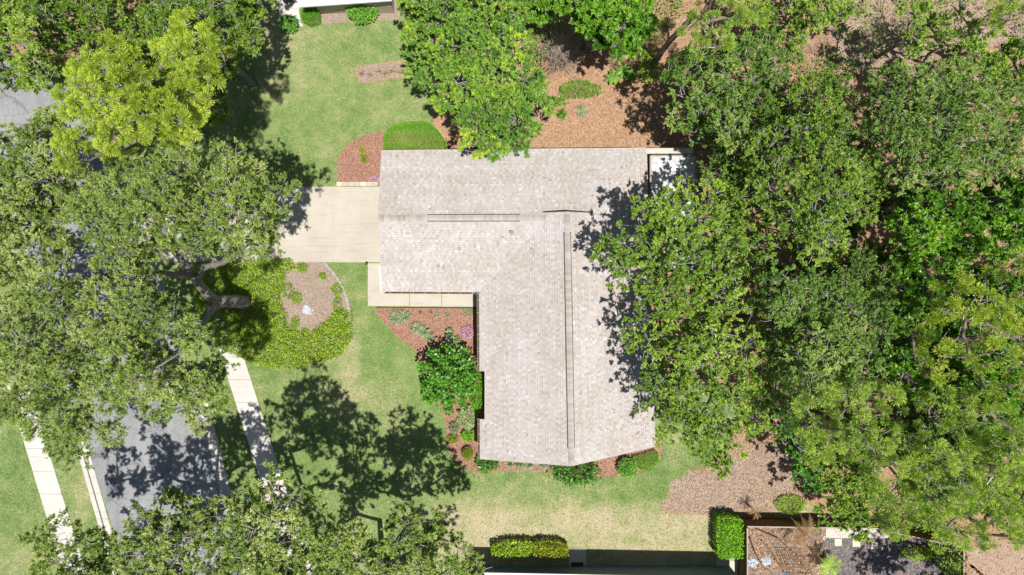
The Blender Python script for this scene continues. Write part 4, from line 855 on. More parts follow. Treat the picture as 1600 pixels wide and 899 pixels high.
        tag(obj('crown', V, triF(k), M[mat], root, tone=tone), kind='stuff'); NTRI[0] += k
    return root

# left side -------------------------------------------------------
T0 = [P(382, 473, -.1), P(381, 473, .5), P(377, 472, 1.6), P(366, 471, 2.6), P(350, 471, 3.5), P(336, 473, 4.2)]
F1 = ([P(340, 473, 4.1), P(326, 462, 4.8), P(312, 446, 5.6), P(300, 430, 6.4), P(288, 412, 7.2), P(262, 380, 8.4)], [.35, .31, .28, .25, .21, .15])
F2 = ([P(338, 474, 4.2), P(324, 490, 5.0), P(315, 508, 5.7), P(304, 526, 6.4), P(292, 541, 7.0), P(262, 560, 8.4)], [.31, .26, .23, .20, .17, .12])
F3 = ([P(306, 440, 5.9), P(318, 418, 6.9), P(350, 410, 7.6), P(380, 388, 8.2), P(402, 362, 8.6), P(428, 338, 9.0)], [.24, .20, .17, .15, .12, .08])
F4 = ([P(300, 430, 6.4), P(280, 430, 7.4), P(262, 428, 8.3), P(210, 420, 9.4)], [.24, .2, .16, .12])
F5 = ([P(310, 515, 5.9), P(315, 532, 6.2), P(312, 550, 6.6)], [.13, .10, .06])
tree('huge grey-green live oak with bare forking trunk beside the round planting bed',
     [[(150, 262), (200, 232), (250, 222), (330, 215), (390, 240), (420, 258), (470, 265), (498, 288), (480, 318), (462, 345), (437, 352), (425, 390), (395, 402), (350, 404), (316, 414), (286, 404), (262, 392), (225, 420), (170, 430), (130, 400), (112, 340)],
      [(120, 440), (200, 425), (255, 430), (292, 462), (300, 500), (275, 530), (290, 560), (345, 550), (372, 590), (350, 630), (340, 655), (300, 668), (265, 640), (220, 655), (180, 645), (135, 610), (115, 520)],
      [(298, 500), (330, 500), (352, 535), (362, 560), (345, 575), (310, 560), (290, 535)]],
     14.5, 10, 'live_oak', L=.13, W=.055, trunk=(T0, [.66, .52, .46, .43, .40, .38]), forks=[F1, F2, F3, F4, F5], r0=.42, seed=1, spacing=1.5, clumps=20, twigs=4, lpt=10, group=None, under=.6, hn=1.0, cl=.42)
tree('grey-green live oak crown at the left edge just below the street corner', [[(-60, 190), (0, 205), (50, 172), (108, 180), (150, 235), (170, 290), (125, 335), (125, 410), (60, 440), (-60, 440)]], 12.5, 8.5, 'live_oak', L=.13, W=.055, seed=2, clumps=20, twigs=4, lpt=10, under=.5, hn=.95, cl=.42)
tree('grey-green live oak crown at the left edge above the lower white sidewalk', [[(-70, 440), (60, 435), (125, 420), (140, 480), (140, 560), (150, 610), (190, 650), (188, 690), (150, 725), (105, 716), (60, 690), (0, 655), (-70, 640)]], 12.5, 7.8, 'live_oak', L=.13, W=.055, seed=3, clumps=20, twigs=4, lpt=10, under=.5, hn=.95, cl=.42)
tree('dark green oak filling the top-left corner of the photo', [[(-60, -60), (215, -60), (225, 40), (160, 60), (110, 90), (97, 150), (62, 165), (0, 122), (-60, 110)]], 11.5, 8, 'dark_oak', L=.13, W=.07, seed=4, under=.5)
tree('dark green oak behind the yellow-green pine at the top of the photo', [[(205, -60), (418, -60), (408, 20), (398, 60), (382, 92), (362, 95), (350, 160), (330, 220), (230, 200), (200, 60)]], 10.5, 7.5, 'dark_oak', L=.13, W=.07, seed=5, under=.5, tone0=.42)
tree('bright yellow-green pine standing above the live oaks at upper left', [[(95, 225), (92, 165), (108, 105), (150, 58), (205, 65), (240, 108), (292, 125), (335, 150), (315, 205), (270, 240), (232, 225), (198, 238), (170, 250), (120, 238)],
      [(243, 72), (258, 32), (290, 12), (312, 34), (345, 55), (368, 82), (356, 128), (325, 134), (282, 104), (248, 98)], [(92, 262), (110, 245), (150, 262), (150, 285), (118, 285)]],
     17.0, 13.5, 'pine', L=.30, W=.03, seed=6, name='pine_tree', cat='pine', style='pine', wood='pine_bark', base=(245, 190), r0=.24, spacing=1.0, R=(.55, .85), clumps=7, needles=80, under=.5, trunk_h=.62, hn=.5, tone0=.55)
# bottom left -------------------------------------------------------
tree('olive green oak across the street at the bottom-left edge of the photo', [[(35, 822), (70, 800), (112, 790), (150, 826), (180, 832), (212, 790), (240, 770), (300, 768), (345, 782), (372, 800), (405, 870), (420, 960), (40, 960), (60, 870)]], 12.5, 9.0, 'live_oak', L=.135, W=.065, seed=7, under=.35, clumps=19, twigs=4, tone0=.52, hn=.8)
tree('tall olive green oak beside the right sidewalk at the bottom of the photo', [[(340, 800), (372, 760), (395, 748), (430, 738), (470, 752), (512, 788), (530, 830), (525, 960), (390, 960), (370, 880)]], 16.5, 12.5, 'live_oak', L=.135, W=.065, seed=8, under=.6, clumps=19, twigs=4, tone0=.58, hn=.9, base=(490, 850))
tree('spreading olive oak left of the bottom neighbour roof, shading the front lawn', [[(488, 800), (548, 795), (580, 835), (600, 800), (665, 790), (692, 802), (700, 840), (735, 862), (757, 899), (740, 960), (520, 960)]], 13.0, 9.5, 'live_oak', L=.135, W=.065, seed=29, under=.6, clumps=19, twigs=4, tone0=.54, hn=.9, base=(600, 865), )
# top middle -------------------------------------------------------
tree('bright two-tone green oak overhanging the north eave of the house', [[(612, -50), (800, -50), (820, 20), (838, 60), (842, 100), (850, 130), (878, 160), (884, 198), (855, 205), (830, 232), (790, 236), (760, 248), (728, 240), (705, 205), (682, 192), (672, 158), (648, 148), (640, 90), (632, 60)]], 10.5, 5.5, 'lime_oak', L=.15, W=.085, seed=9, under=.4, r0=.25, hn=.6, tone0=.43, clumps=21, twigs=4)
tree('glossy bright green broadleaf tree at the top edge behind the dead bush', [[(805, -50), (1030, -50), (1020, 20), (1008, 66), (985, 92), (955, 92), (928, 66), (895, 42), (845, 34)]], 8.5, 6, 'broadleaf', L=.20, W=.12, seed=10, under=.4, name='broadleaf_tree', twigs=5, lpt=9, hn=.6)
tree('thin-crowned pine leaning over the woods at the top edge', [[(1015, 50), (1035, 35), (1075, 25), (1090, -40), (1230, -40), (1205, 15), (1165, 45), (1135, 72), (1100, 88), (1060, 85), (1022, 80)]], 13.5, 11.5, 'pine_green', L=.30, W=.03, seed=11, name='pine_tree', cat='pine', style='pine', wood='pine_bark', r0=.2, spacing=1.1, R=(.5, .8), clumps=5, needles=64, under=.2, base=(1020, 100), trunk_h=.7, drop=.25)
# right-hand woods -------------------------------------------------------
W_ = 'woodland trees behind the house'
tree('bright green oak spreading over the white patio roof and east roof slope', [[(938, 395), (950, 360), (968, 340), (972, 285), (1010, 276), (1060, 287), (1110, 280), (1148, 300), (1158, 340), (1198, 375), (1196, 425), (1160, 480), (1100, 510), (1030, 505), (985, 478), (975, 445), (945, 425)]], 10.5, 7.6, 'bright_oak', L=.13, W=.075, seed=12, under=.35, r0=.22, group=W_, hn=.5, clumps=19, twigs=4, drop=.05)
tree('bright green oak shading the south-east end of the long roof', [[(972, 545), (985, 500), (1005, 468), (1050, 470), (1110, 485), (1180, 495), (1202, 555), (1208, 630), (1192, 680), (1160, 705), (1162, 760), (1128, 750), (1108, 715), (1070, 705), (1030, 690), (1003, 660), (985, 600), (1010, 565)]], 10.5, 7.2, 'bright_oak', L=.13, W=.075, seed=13, under=.5, r0=.22, group=W_, hn=.5, clumps=15)
tree('dark green oak beside the brown leaf litter north-east of the house', [[(1040, 112), (1070, 75), (1120, 62), (1230, 62), (1248, 130), (1196, 200), (1190, 285), (1140, 275), (1100, 235), (1065, 215), (1052, 165)]], 9.5, 6.5, 'wood_oak', L=.12, W=.07, seed=14, under=.4, group=W_, tone0=.42)
tree('small grey-green oak between the dark oak and the patio roof corner', [[(1080, 225), (1120, 235), (1160, 270), (1150, 300), (1112, 285), (1085, 262)]], 8.0, 6.5, 'wood_oak', L=.12, W=.065, seed=33, under=.3, group=W_, tone0=.42, r0=.12)
tree('feathery green tree at the top edge left of the bare sandy clearing', [[(1185, -50), (1345, -50), (1335, 20), (1290, 45), (1240, 62), (1190, 50)]], 8, 6, 'bright_oak', L=.14, W=.07, seed=15, under=.3, group=W_)
tree('grey-green oak crown south of the sandy clearing, upper of the right-hand woods', [[(1345, 105), (1390, 90), (1440, 100), (1500, 92), (1560, 110), (1610, 150), (1590, 230), (1560, 292), (1470, 300), (1385, 290), (1345, 220)]], 12.5, 9, 'wood_oak', L=.12, W=.06, seed=16, under=.55, group=W_, hn=.8)
tree('mid-green oak with pale bare twigs between patio roof and sandy clearing', [[(1150, 215), (1190, 165), (1250, 120), (1320, 125), (1350, 200), (1380, 290), (1350, 370), (1290, 420), (1215, 375), (1150, 300)]], 12, 8.5, 'bright_oak', L=.12, W=.065, seed=17, under=.55, group=W_, hn=.85, tone0=.47)
tree('grey-green oak crown in the centre of the right-hand woods', [[(1195, 385), (1290, 425), (1350, 390), (1392, 410), (1400, 520), (1385, 600), (1300, 640), (1215, 640), (1195, 560), (1185, 470)]], 12.5, 9, 'wood_oak', L=.12, W=.06, seed=18, under=.55, group=W_, hn=.8, tone0=.52)
tree('glossy bright green broadleaf tree at the right edge above the yellow-green pine', [[(1400, 290), (1480, 300), (1550, 275), (1660, 230), (1660, 400), (1540, 395), (1470, 420), (1420, 400), (1390, 350)]], 10, 7.5, 'broadleaf', L=.19, W=.11, seed=19, under=.45, name='broadleaf_tree', group=W_, twigs=5, lpt=9)
tree('glossy dark green broadleaf tree in the gap left of the yellow-green pine', [[(1375, 400), (1440, 410), (1470, 470), (1440, 560), (1480, 640), (1420, 650), (1385, 600), (1400, 520)]], 8, 5.5, 'broadleaf', L=.19, W=.11, seed=20, under=.45, name='broadleaf_tree', group=W_, twigs=5, lpt=9, tone0=.38)
tree('dark broadleaf understorey tree below the yellow-green pine at the right edge', [[(1460, 430), (1660, 400), (1660, 720), (1520, 700), (1450, 640)]], 6.5, 4.5, 'broadleaf', L=.18, W=.11, seed=21, under=.3, name='broadleaf_tree', group=W_, twigs=5, lpt=8, tone0=.36)
tree('yellow-green pine with open whorled branches at the right edge', [[(1425, 520), (1438, 470), (1465, 448), (1495, 440), (1520, 410), (1560, 395), (1660, 380), (1660, 620), (1560, 615), (1520, 640), (1480, 600), (1440, 600), (1422, 560)]], 15.5, 13.5, 'pine', L=.30, W=.03, seed=22, name='pine_tree', cat='pine', style='pine', wood='pine_bark', base=(1400, 520), r0=.2, spacing=1.15, R=(.5, .8), clumps=5, needles=64, under=.15, trunk_h=.7, drop=.2, group='tall pines', tone0=.48)
tree('wide light green pine above the fence corner at lower right', [[(1225, 650), (1260, 610), (1320, 585), (1380, 590), (1420, 620), (1430, 700), (1425, 790), (1410, 840), (1370, 830), (1360, 760), (1330, 720), (1280, 730), (1235, 705)]], 14.5, 12, 'pine_green', L=.30, W=.03, seed=23, name='pine_tree', cat='pine', style='pine', wood='pine_bark', base=(1265, 640), r0=.24, spacing=1.1, R=(.55, .9), clumps=6, needles=64, under=.25, trunk_h=.66, drop=.08, group='tall pines')
tree('wide light green pine filling the bottom-right corner', [[(1425, 620), (1470, 600), (1540, 620), (1600, 650), (1650, 700), (1650, 830), (1590, 862), (1540, 850), (1480, 855), (1425, 845), (1418, 740)]], 14.5, 12, 'pine_green', L=.30, W=.03, seed=24, name='pine_tree', cat='pine', style='pine', wood='pine_bark', base=(1460, 690), r0=.24, spacing=1.1, R=(.55, .9), clumps=6, needles=64, under=.2, trunk_h=.66, drop=.14, group='tall pines', tone0=.52)
tree('round bright green tree hanging over the fence beside the gravel yard', [[(1262, 712), (1290, 690), (1335, 690), (1368, 735), (1368, 805), (1345, 828), (1300, 830), (1266, 822), (1280, 780)]], 5.2, 3.5, 'bright_oak', L=.15, W=.09, seed=25, under=.4, name='broadleaf_tree', r0=.12)
tree('dark understorey tree in the shadows above the fence, beside brown litter', [[(1205, 630), (1260, 620), (1300, 700), (1270, 770), (1235, 770), (1240, 700), (1210, 690)]], 5, 3.5, 'hedge_dark', L=.15, W=.09, seed=26, under=.3, name='broadleaf_tree', r0=.1, drop=.2)
tree('understorey tree filling the shaded gap at the centre right of the woods', [[(1180, 440), (1260, 300), (1400, 280), (1420, 420), (1380, 620), (1230, 650)]], 5.5, 4, 'wood_oak', L=.15, W=.09, seed=27, under=.3, name='broadleaf_tree', r0=.12, drop=.1, spacing=1.8, tone0=.35, group=W_)
tree('dark understorey tree beneath the large pine at bottom right', [[(1380, 640), (1600, 650), (1620, 780), (1560, 800), (1440, 810), (1385, 740)]], 5.0, 3.5, 'wood_oak', L=.15, W=.09, seed=28, under=.3, name='broadleaf_tree', r0=.12, drop=.25, spacing=1.8, tone0=.42)
# thin trees in and round the sandy clearing
for i, (lab, q, h, b, dp) in enumerate((('sparse slender tree at the left side of the sandy clearing', [(1375, -30), (1440, -40), (1450, 60), (1430, 90), (1385, 90)], 8.5, (1370, 90), .45),
        ('sparse slender tree in the middle of the sandy clearing', [(1440, 30), (1500, 20), (1515, 85), (1450, 95)], 7.5, (1440, 100), .4),
        ('thin pine with dark bare stem at the top-right corner', [(1540, -30), (1660, -40), (1660, 60), (1590, 75), (1545, 40)], 11, (1500, 75), .35))):
    tree(lab, [q], h, h - 1.6, 'pine_green' if i == 2 else 'bright_oak', L=.28 if i == 2 else .13, W=.03 if i == 2 else .07, seed=40 + i, name='pine_tree' if i == 2 else 'slender_tree', style='pine' if i == 2 else 'oak', clumps=5 if i == 2 else 11, R=(.5, .8), spacing=1.2, under=0, base=b, r0=.11, drop=dp * .5, wood='pine_bark')
tree('yellow-green tree at the top-right edge below the bare pine branches', [[(1500, 75), (1600, 70), (1660, 60), (1660, 150), (1590, 140), (1540, 110)]], 10, 8, 'lime_oak', L=.13, W=.07, seed=44, under=.3, group=W_)
def bare_tree(label, base, tips, h, r, seed, name='bare_tree', levels=3, mat='oak_bark', cat='tree'):
    rg = np.random.default_rng(seed); b = P(*base); root = thing(name, label, cat, b); A, B_, ra, rb = [], [], [], []
    def grow(p, d, l, rad, lv):
        q = p + d * l; A.append(p); B_.append(q); ra.append(rad); rb.append(rad * .7)
        if lv == 0: return
        for _ in range(rg.integers(2, 4)): grow(q if rg.random() < .6 else p + d * l * rg.uniform(.5, .9), unit(d + rg.normal(0, .42, 3) + [0, 0, .08]), l * rg.uniform(.6, .85), rad * .62, lv - 1)
    t = P(*tips, h); l = np.linalg.norm(t - b); MB().tube([b - [0, 0, .1], b + (t - b) * .4], [r, r * .8], 8).build('trunk', M[mat], root, smooth=True)
    grow(b + (t - b) * .4, unit(t - b), l * .22, r * .75, levels); V, F = prisms(np.array(A), np.array(B_), np.array(ra), np.array(rb), 5); obj('limb', V, F, M[mat], root); return root
bare_tree('dark leafless trunk with forked limbs at the top-right corner', (1496, 95), (1535, -10), 10, .13, 61, levels=4)
bare_tree('pale broken bare branch reaching across from the right edge', (1530, 90), (1620, 62), 6, .09, 62, levels=4, mat='twig')
bare_tree('leafless sapling casting a fan of shadow on the sandy clearing', (1345, 118), (1360, 70), 6.5, .06, 63, levels=5)

# ------------------------------------------------------------------ undergrowth nobody could count, under the woods
def undergrowth(poly, n, seed, mat):
    rg = np.random.default_rng(seed); q = GP(poly); lo, hi = q.min(0), q.max(0); k = n // 14
    c = rg.uniform(lo, hi, (k * 3, 2)); c = c[inside(c[:, 0], c[:, 1], q)][:k]; g = np.sin(c[:, 0] * .9 + 1.3 * np.sin(c[:, 1] * .7)) + np.sin(c[:, 1] * 1.1 + .5 * c[:, 0]); c = c[g > -.9]
    ci = np.repeat(np.arange(len(c)), 14); m = len(ci); hh = rg.uniform(.2, 1.1, len(c))[ci]; pos = np.column_stack([c[ci] + rg.normal(0, .22, (m, 2)), hh * rg.uniform(.5, 1, m) + .05]); D = unit(np.column_stack([rg.normal(0, 1, (m, 2)), rg.uniform(-.2, .6, m)])); LL = rg.uniform(.12, .22, m)
    tag(obj('undergrowth', leaf_quads(pos, D, LL, LL * .5), quadF(m), M[mat], tone=np.clip(rg.normal(.4, .18, m), 0, 1)), kind='stuff'); NTRI[0] += 2 * m
tree('oak just past the bottom edge of the photo, shading the gravel yard', [[(1480, 955), (1640, 940), (1690, 1060), (1500, 1060)]], 9, 6.5, 'wood_oak', seed=30, under=.3)
tree('slender green tree in the sandy clearing behind the grey-green oak crown', [[(1500, 10), (1560, 20), (1560, 80), (1510, 90), (1490, 50)]], 8, 6.4, 'bright_oak', seed=31, under=0, drop=.25, r0=.1, name='slender_tree', base=(1495, 90))
undergrowth([(1090, 60), (1290, 60), (1340, 130), (1640, 120), (1640, 830), (1390, 820), (1300, 690), (1210, 700), (1080, 470), (1110, 260), (1060, 170)], 42000, 70, 'wood_oak')
undergrowth([(1190, 640), (1640, 640), (1640, 850), (1380, 820), (1290, 700)], 16000, 73, 'bright_oak')
undergrowth([(1260, -20), (1640, -20), (1640, 130), (1340, 120)], 5000, 74, 'bright_oak')
undergrowth([(690, -40), (1100, -40), (1020, 80), (860, 70), (840, 140), (700, 130)], 9000, 71, 'wood_oak')
undergrowth([(-40, -40), (380, -40), (330, 110), (100, 130), (-40, 90)], 9000, 72, 'dark_oak')

# ------------------------------------------------------------------ shrubs and small plants
def shrub(label, px, py, rx, ry, h, mat, L=.09, W=.05, n=900, seed=0, name='shrub', cat='shrub', group=None, poly=None, clipped=False, lump=.12, z0=.05, stems=True, tone0=.5, tvar=.16):
    """rx, ry in photo pixels at the shrub's own height"""
    rg = np.random.default_rng(1000 + seed); s = (CAM_H - h) / FPX; c = P(px, py, h); base = np.array([c[0], c[1], 0]); root = thing(name, label, cat, base, group)
    if poly is not None:
        q = PP(poly, h)[:, :2]; lo, hi = q.min(0), q.max(0); ns = int(n * .28) if clipped else 0
        p = rg.uniform(lo, hi, (n * 4, 2)); p = p[inside(p[:, 0], p[:, 1], q)][:n - ns]; e = -sdf(p[:, 0], p[:, 1], q); m_ = .28 if clipped else .55
        z = h * (1 - .5 * np.clip(1 - e / m_, 0, 1) ** 2) + rg.normal(0, lump * .5, len(p)); z -= (rg.uniform(0, 1, len(p)) ** 2) * h * .3
        C = np.column_stack([p, z]); N = np.column_stack([rg.normal(0, .3, (len(p), 2)), np.ones(len(p))])
        if ns:
            k = rg.integers(0, len(q), ns); t = rg.uniform(0, 1, ns)[:, None]; w = q[k] * (1 - t) + q[(k + 1) % len(q)] * t; cc = q.mean(0); w = cc + (w - cc) * .98
            C = np.vstack([C, np.column_stack([w, rg.uniform(z0, h, ns)])]); N = np.vstack([N, np.column_stack([unit(w - cc), np.zeros(ns)])])
    else:
        u = rg.normal(0, 1, (n, 3)); u[:, 2] = np.abs(u[:, 2]) * 1.1 - .15; u = unit(u); k = 12; ld = unit(rg.normal(0, 1, (k, 3))); lob = 1 + lump * np.sin((u @ ld.T * 5).sum(1))
        rr = (rg.uniform(.35, 1, n) ** .35 * lob)[:, None]; C = base + u * rr * [rx * s, ry * s, h * .55] + [0, 0, h * .48]; C[:, 2] = np.maximum(C[:, 2], z0); N = u
    D = unit(N * .6 + rg.normal(0, .7, C.shape)); LL = rg.uniform(.7, 1.3, len(C)) * L
    cell = np.floor(C[:, :2] / .35).astype(int); ct = np.sin(cell[:, 0] * 12.9 + cell[:, 1] * 78.2) * .08
    tag(obj('foliage', leaf_quads(C, D, LL, LL * W / L), quadF(len(C)), M[mat], root, tone=np.clip(rg.normal(tone0, tvar, len(C)) + ct, 0, 1)), kind='stuff'); NTRI[0] += 2 * len(C)
    if stems:
        k = 14; tgt = C[rg.integers(0, len(C), k)]; b = np.repeat(base[None], k, 0) + np.column_stack([rg.normal(0, .05, (k, 2)), np.zeros(k)]) + (np.column_stack([(tgt - base)[:, :2] * .6, np.zeros(k)]) if poly is not None else 0)
        V, F = prisms(b, tgt, np.full(k, .02), np.full(k, .008), 4); obj('stem', V, F, M['oak_bark'], root)
    return root
def spiky(label, px, py, r, h, mat, n=60, W=.05, seed=0, name='spiky_plant', cat='plant', group=None, curl=.5, fan=1.0, seg=3):
    """strap or blade leaves arching from one crown"""
    rg = np.random.default_rng(2000 + seed); c = P(px, py); R_ = r * CAM_H / FPX; root = thing(name, label, cat, c, group); V, F, T_ = [], [], []
    for i in range(n):
        a = rg.uniform(0, 2 * np.pi); l = R_ * rg.uniform(.6, 1.1); hh = h * rg.uniform(.5, 1.1); w = W * rg.uniform(.7, 1.2); d = np.array([math.cos(a), math.sin(a), 0]); s = np.array([-d[1], d[0], 0]); b = len(V); t = rg.uniform(0, 1)
        for j in range(seg + 1):
            u = j / seg; p = c + d * l * u + [0, 0, hh * (math.sin(u * 2.2) if curl > .3 else u ** .7) + .02]; ww = w * (1 - u ** 2) + .004; V += [p - s * ww / 2, p + s * ww / 2]
        for j in range(seg): F.append((b + 2 * j, b + 2 * j + 1, b + 2 * j + 3, b + 2 * j + 2)); T_.append(t)
    obj('leaves', V, np.array(F), M[mat], root, tone=T_); m = MB().tube([c, c + [0, 0, h * .25]], [.05, .03], 6); m.build('crown_base', M['cap_wood'], root); return root
def frond_plant(label, px, py, h0, r, mat, nf=10, seed=0, name='palm', cat='palm', trunk=0.0, leaflets=22, lw=.035, ll=.28, droop=.5, h=None, angs=None):
    """palm or fern: fronds with a midrib and two rows of leaflets"""
    rg = np.random.default_rng(3000 + seed); c = P(px, py, h0); R_ = r * (CAM_H - h0) / FPX; root = thing(name, label, cat, (c[0], c[1], 0))
    if trunk: MB().tube([[c[0], c[1], -.05], [c[0] + .03, c[1], h0 * .5], c], [trunk * 1.2, trunk, trunk * .9], 8).build('trunk', M['pine_bark'], root, smooth=True)
    for i in range(nf):
        a = angs[i] if angs else 2 * math.pi * i / nf + rg.normal(0, .15); l = R_ * rg.uniform(.8, 1.1); d = np.array([math.cos(a), math.sin(a), 0]); s = np.array([-d[1], d[0], 0]); up = rg.uniform(.25, .6) * l
        pt = lambda u: c + d * l * u + np.array([0, 0, up * math.sin(u * 2.0) - droop * l * u * u])
        V, F, T_ = [], [], []; t = rg.uniform(.2, .8)
        for j in range(6):
            p0, p1 = pt(j / 6), pt((j + 1) / 6); b = len(V); V += [p0 - s * .012, p0 + s * .012, p1 + s * .01, p1 - s * .01]; F.append((b, b + 1, b + 2, b + 3)); T_.append(.9)
        for j in range(leaflets):
            u = .12 + .86 * j / leaflets; p = pt(u); L_ = ll * math.sin(math.pi * min(1, u + .12)) + .05
            for sd in (-1, 1):
                e = unit(s * sd * .8 + d * .55 + np.array([0, 0, rg.uniform(-.5, .15)])) * L_; b = len(V); wv = d * lw * .5; V += [p - wv, p + wv, p + e * .6 + wv * .8, p + e]; F.append((b, b + 1, b + 2, b + 3)); T_.append(float(np.clip(t + rg.normal(0, .15), 0, 1)))
        V = [np.maximum(v, [-1e9, -1e9, .02]) for v in V]
        obj('frond', V, np.array(F), M[mat], root, tone=T_)
    return root
# front of the house
shrub('large smooth clipped green hedge mound against the north-west roof edge', 648, 212, 50, 22, 1.1, 'hedge', L=.07, W=.03, n=16000, seed=1, name='hedge', cat='hedge', clipped=True, lump=.03, tone0=.42, tvar=.12,
      poly=[(598, 240), (598, 215), (604, 203), (616, 195), (635, 190), (665, 189), (684, 203), (696, 220), (700, 242)])
shrub('large glossy round green shrub tree on the front lawn side of the long wing', 696, 597, 41, 45, 3.6, 'hedge_dark', L=.22, W=.16, n=3000, seed=2, name='shrub_tree', cat='shrub', lump=.3, tone0=.55, tvar=.22)
shrub('tall narrow green shrub squeezed between the glossy round shrub and the wall', 744, 612, 11, 36, 1.7, 'hedge', L=.11, W=.07, n=1500, seed=3, tone0=.32)
shrub('pale variegated hedge band running down beside the pink flowers', 720, 545, 0, 0, .8, 'pale_leaf', L=.10, W=.06, n=1900, seed=4, name='hedge', cat='hedge', poly=[(699, 538), (708, 529), (716, 527), (724, 538), (731, 552), (739, 565), (735, 573), (722, 566), (712, 548)], lump=.1, tone0=.5)
shrub('pale cream variegated shrub just below the glossy round shrub', 729, 655, 15, 18, .9, 'pale_leaf', L=.10, W=.065, n=1500, seed=5, tone0=.62)
shrub('small grey-green shrub left of the pale variegated shrub', 709, 670, 8, 9, .5, 'liriope', L=.09, W=.05, n=420, seed=6)
shrub('small yellow-green shrub at the lawn edge below the grey-green shrub', 707, 687, 9, 7, .45, 'yellow_leaf', L=.08, W=.05, n=420, seed=7, tone0=.35)
shrub('bright green shrub against the wall below the variegated shrub', 731, 683, 11, 9, .7, 'hedge', L=.09, W=.055, n=700, seed=8, tone0=.6)
shrub('round clipped yellow-green ball shrub alone on red mulch near the corner', 730, 712, 9.5, 10.5, .9, 'yellow_leaf', L=.06, W=.03, n=1500, seed=9, lump=.03, tone0=.25)
shrub('white-flowering small shrub at the top of the dark shrub shadow', 702, 525, 7, 12, .6, 'white_flower', L=.10, W=.07, n=420, seed=10, tone0=.45, tvar=.22)
shrub('low mound of pink flowers beside the wall on red mulch', 731, 520, 11, 10, .3, 'pink', L=.06, W=.05, n=900, seed=11, name='flower_clump', cat='flowers', tone0=.6, tvar=.3)
for i, (x, y, rr) in enumerate(((619, 497, 13), (632, 495, 13), (652, 512, 11), (662, 518, 12), (672, 528, 10))):
    spiky(('pale striped grass clump, lowest left of the row by the lawn edge', 'pale striped grass clump, wide one nearest the front walk', 'pale striped grass clump in the middle of the diagonal row', 'pale striped grass clump right of the middle of the row', 'pale striped grass clump beside the dark shrub shadow')[i], x, y, rr, .45, 'liriope', n=150, W=.035, seed=i, name='striped_grass', group='striped grass clumps along the mulch bed edge')
for i, (x, y, r, l) in enumerate(((657, 488, 3.5, 'dark small dried plant, leftmost under the front walk'), (674, 488, 3.5, 'dark small dried plant, second under the front walk'), (683, 492, 6, 'small pale green tuft beside the two dark dried plants'), (700, 492, 5, 'sparse small tuft in the middle of the red mulch bed'), (731, 491, 7, 'small pale green rosette nearest the wall under the front walk'))):
    spiky(l, x, y, r, .22, 'palm_brown' if i < 2 else 'liriope', n=36, W=.03, seed=20 + i, name='small_plant', group='small plants in the front mulch bed')
# bed by the garage
shrub('small lime green plant in the mulch bed left of the garage corner', 565, 233, 5.5, 5, .3, 'yellow_leaf', L=.08, W=.05, n=220, seed=12, name='small_plant', cat='plant')
shrub('small green and yellow plant below the lime green one in the garage bed', 568, 247, 5.5, 7, .35, 'yellow_leaf', L=.09, W=.05, n=260, seed=13, name='small_plant', cat='plant', tone0=.3, tvar=.3)
spiky('faint grey-green tuft at the lower left of the garage mulch bed', 536, 259, 5, .15, 'liriope', n=24, W=.03, seed=30, name='small_plant')
shrub('pink and white flowers against the garage corner', 584, 279, 9, 3.5, .35, 'pink', L=.08, W=.05, n=260, seed=14, name='flower_clump', cat='flowers', tone0=.6, tvar=.3)
# round bed: jasmine ground cover
gc = shrub('dense yellow-green ground cover wrapped round the bare centre of the round bed', 440, 540, 0, 0, .45, 'jasmine', L=.17, W=.055, n=24000, seed=15, name='ground_cover', cat='ground cover', lump=.16, tone0=.5, tvar=.22,
     poly=[(300, 412), (330, 409), (452, 404), (460, 418), (444, 430), (441, 448), (436, 470), (444, 490), (450, 512), (470, 522), (490, 524), (498, 508), (512, 500), (520, 488), (534, 484), (548, 490), (549, 530), (532, 556), (495, 572), (455, 579), (410, 574), (375, 560), (345, 548), (325, 530), (300, 470)])
for i, (x, y, rx, ry) in enumerate(((471, 418, 9, 7), (503, 432, 5, 5), (526, 452, 9, 9), (527, 476, 7, 15), (463, 466, 8, 9), (449, 455, 9, 13), (476, 518, 5, 4), (460, 505, 6, 10), (495, 520, 8, 7))):
    shrub(('patch', 'small patch', 'bright patch', 'narrow patch', 'thin patch', 'sparse patch', 'tiny patch', 'lower-left patch', 'lower-right patch')[i] + ' of ground cover ' + ('below the driveway', 'near the stone edging top', 'beside the stone edging', 'under the bright patch by the edging', 'left of the grey stump', 'at the left rim of bare soil', 'just below the stump', 'creeping over bare soil', 'at the lower rim of bare soil')[i],
          x, y, rx, ry, .25, 'jasmine', L=.12, W=.05, n=260, seed=100 + i, name='ground_cover_patch', cat='plant', group='ground cover patches on the bare soil', stems=False, tone0=.4)
# south gable
shrub('dark green split-leaf plant at the left corner of the south gable', 762, 724, 16, 13, .9, 'hedge_dark', L=.28, W=.09, n=300, seed=61, name='split_leaf_plant', cat='plant', tone0=.35, tvar=.2, lump=.25)
shrub('light green low clump in front of the dark split-leaf plant at the corner', 757, 735, 10, 6, .3, 'yellow_leaf', L=.10, W=.05, n=260, seed=16, tone0=.3)
for i, (x, y, r) in enumerate(((796, 722, 10), (813, 722, 15), (826, 722, 12), (848, 722, 12))):
    spiky(('grey-green spiky plant with reddish base, leftmost under the south gable', 'widest grey-green spiky plant under the south gable', 'grey-green spiky plant right of the widest one', 'spiky plant beside the pale stones under the gable')[i], x, y, r, .6, 'liriope', n=80, W=.035, seed=32 + i, name='spiky_plant', group='spiky plants under the south gable')
shrub('large dark green philodendron with drooping leaves under the gable peak', 901, 739, 36, 19, 1.3, 'hedge_dark', L=.34, W=.11, n=620, seed=60, name='split_leaf_plant', cat='plant', tone0=.3, tvar=.2, lump=.25)
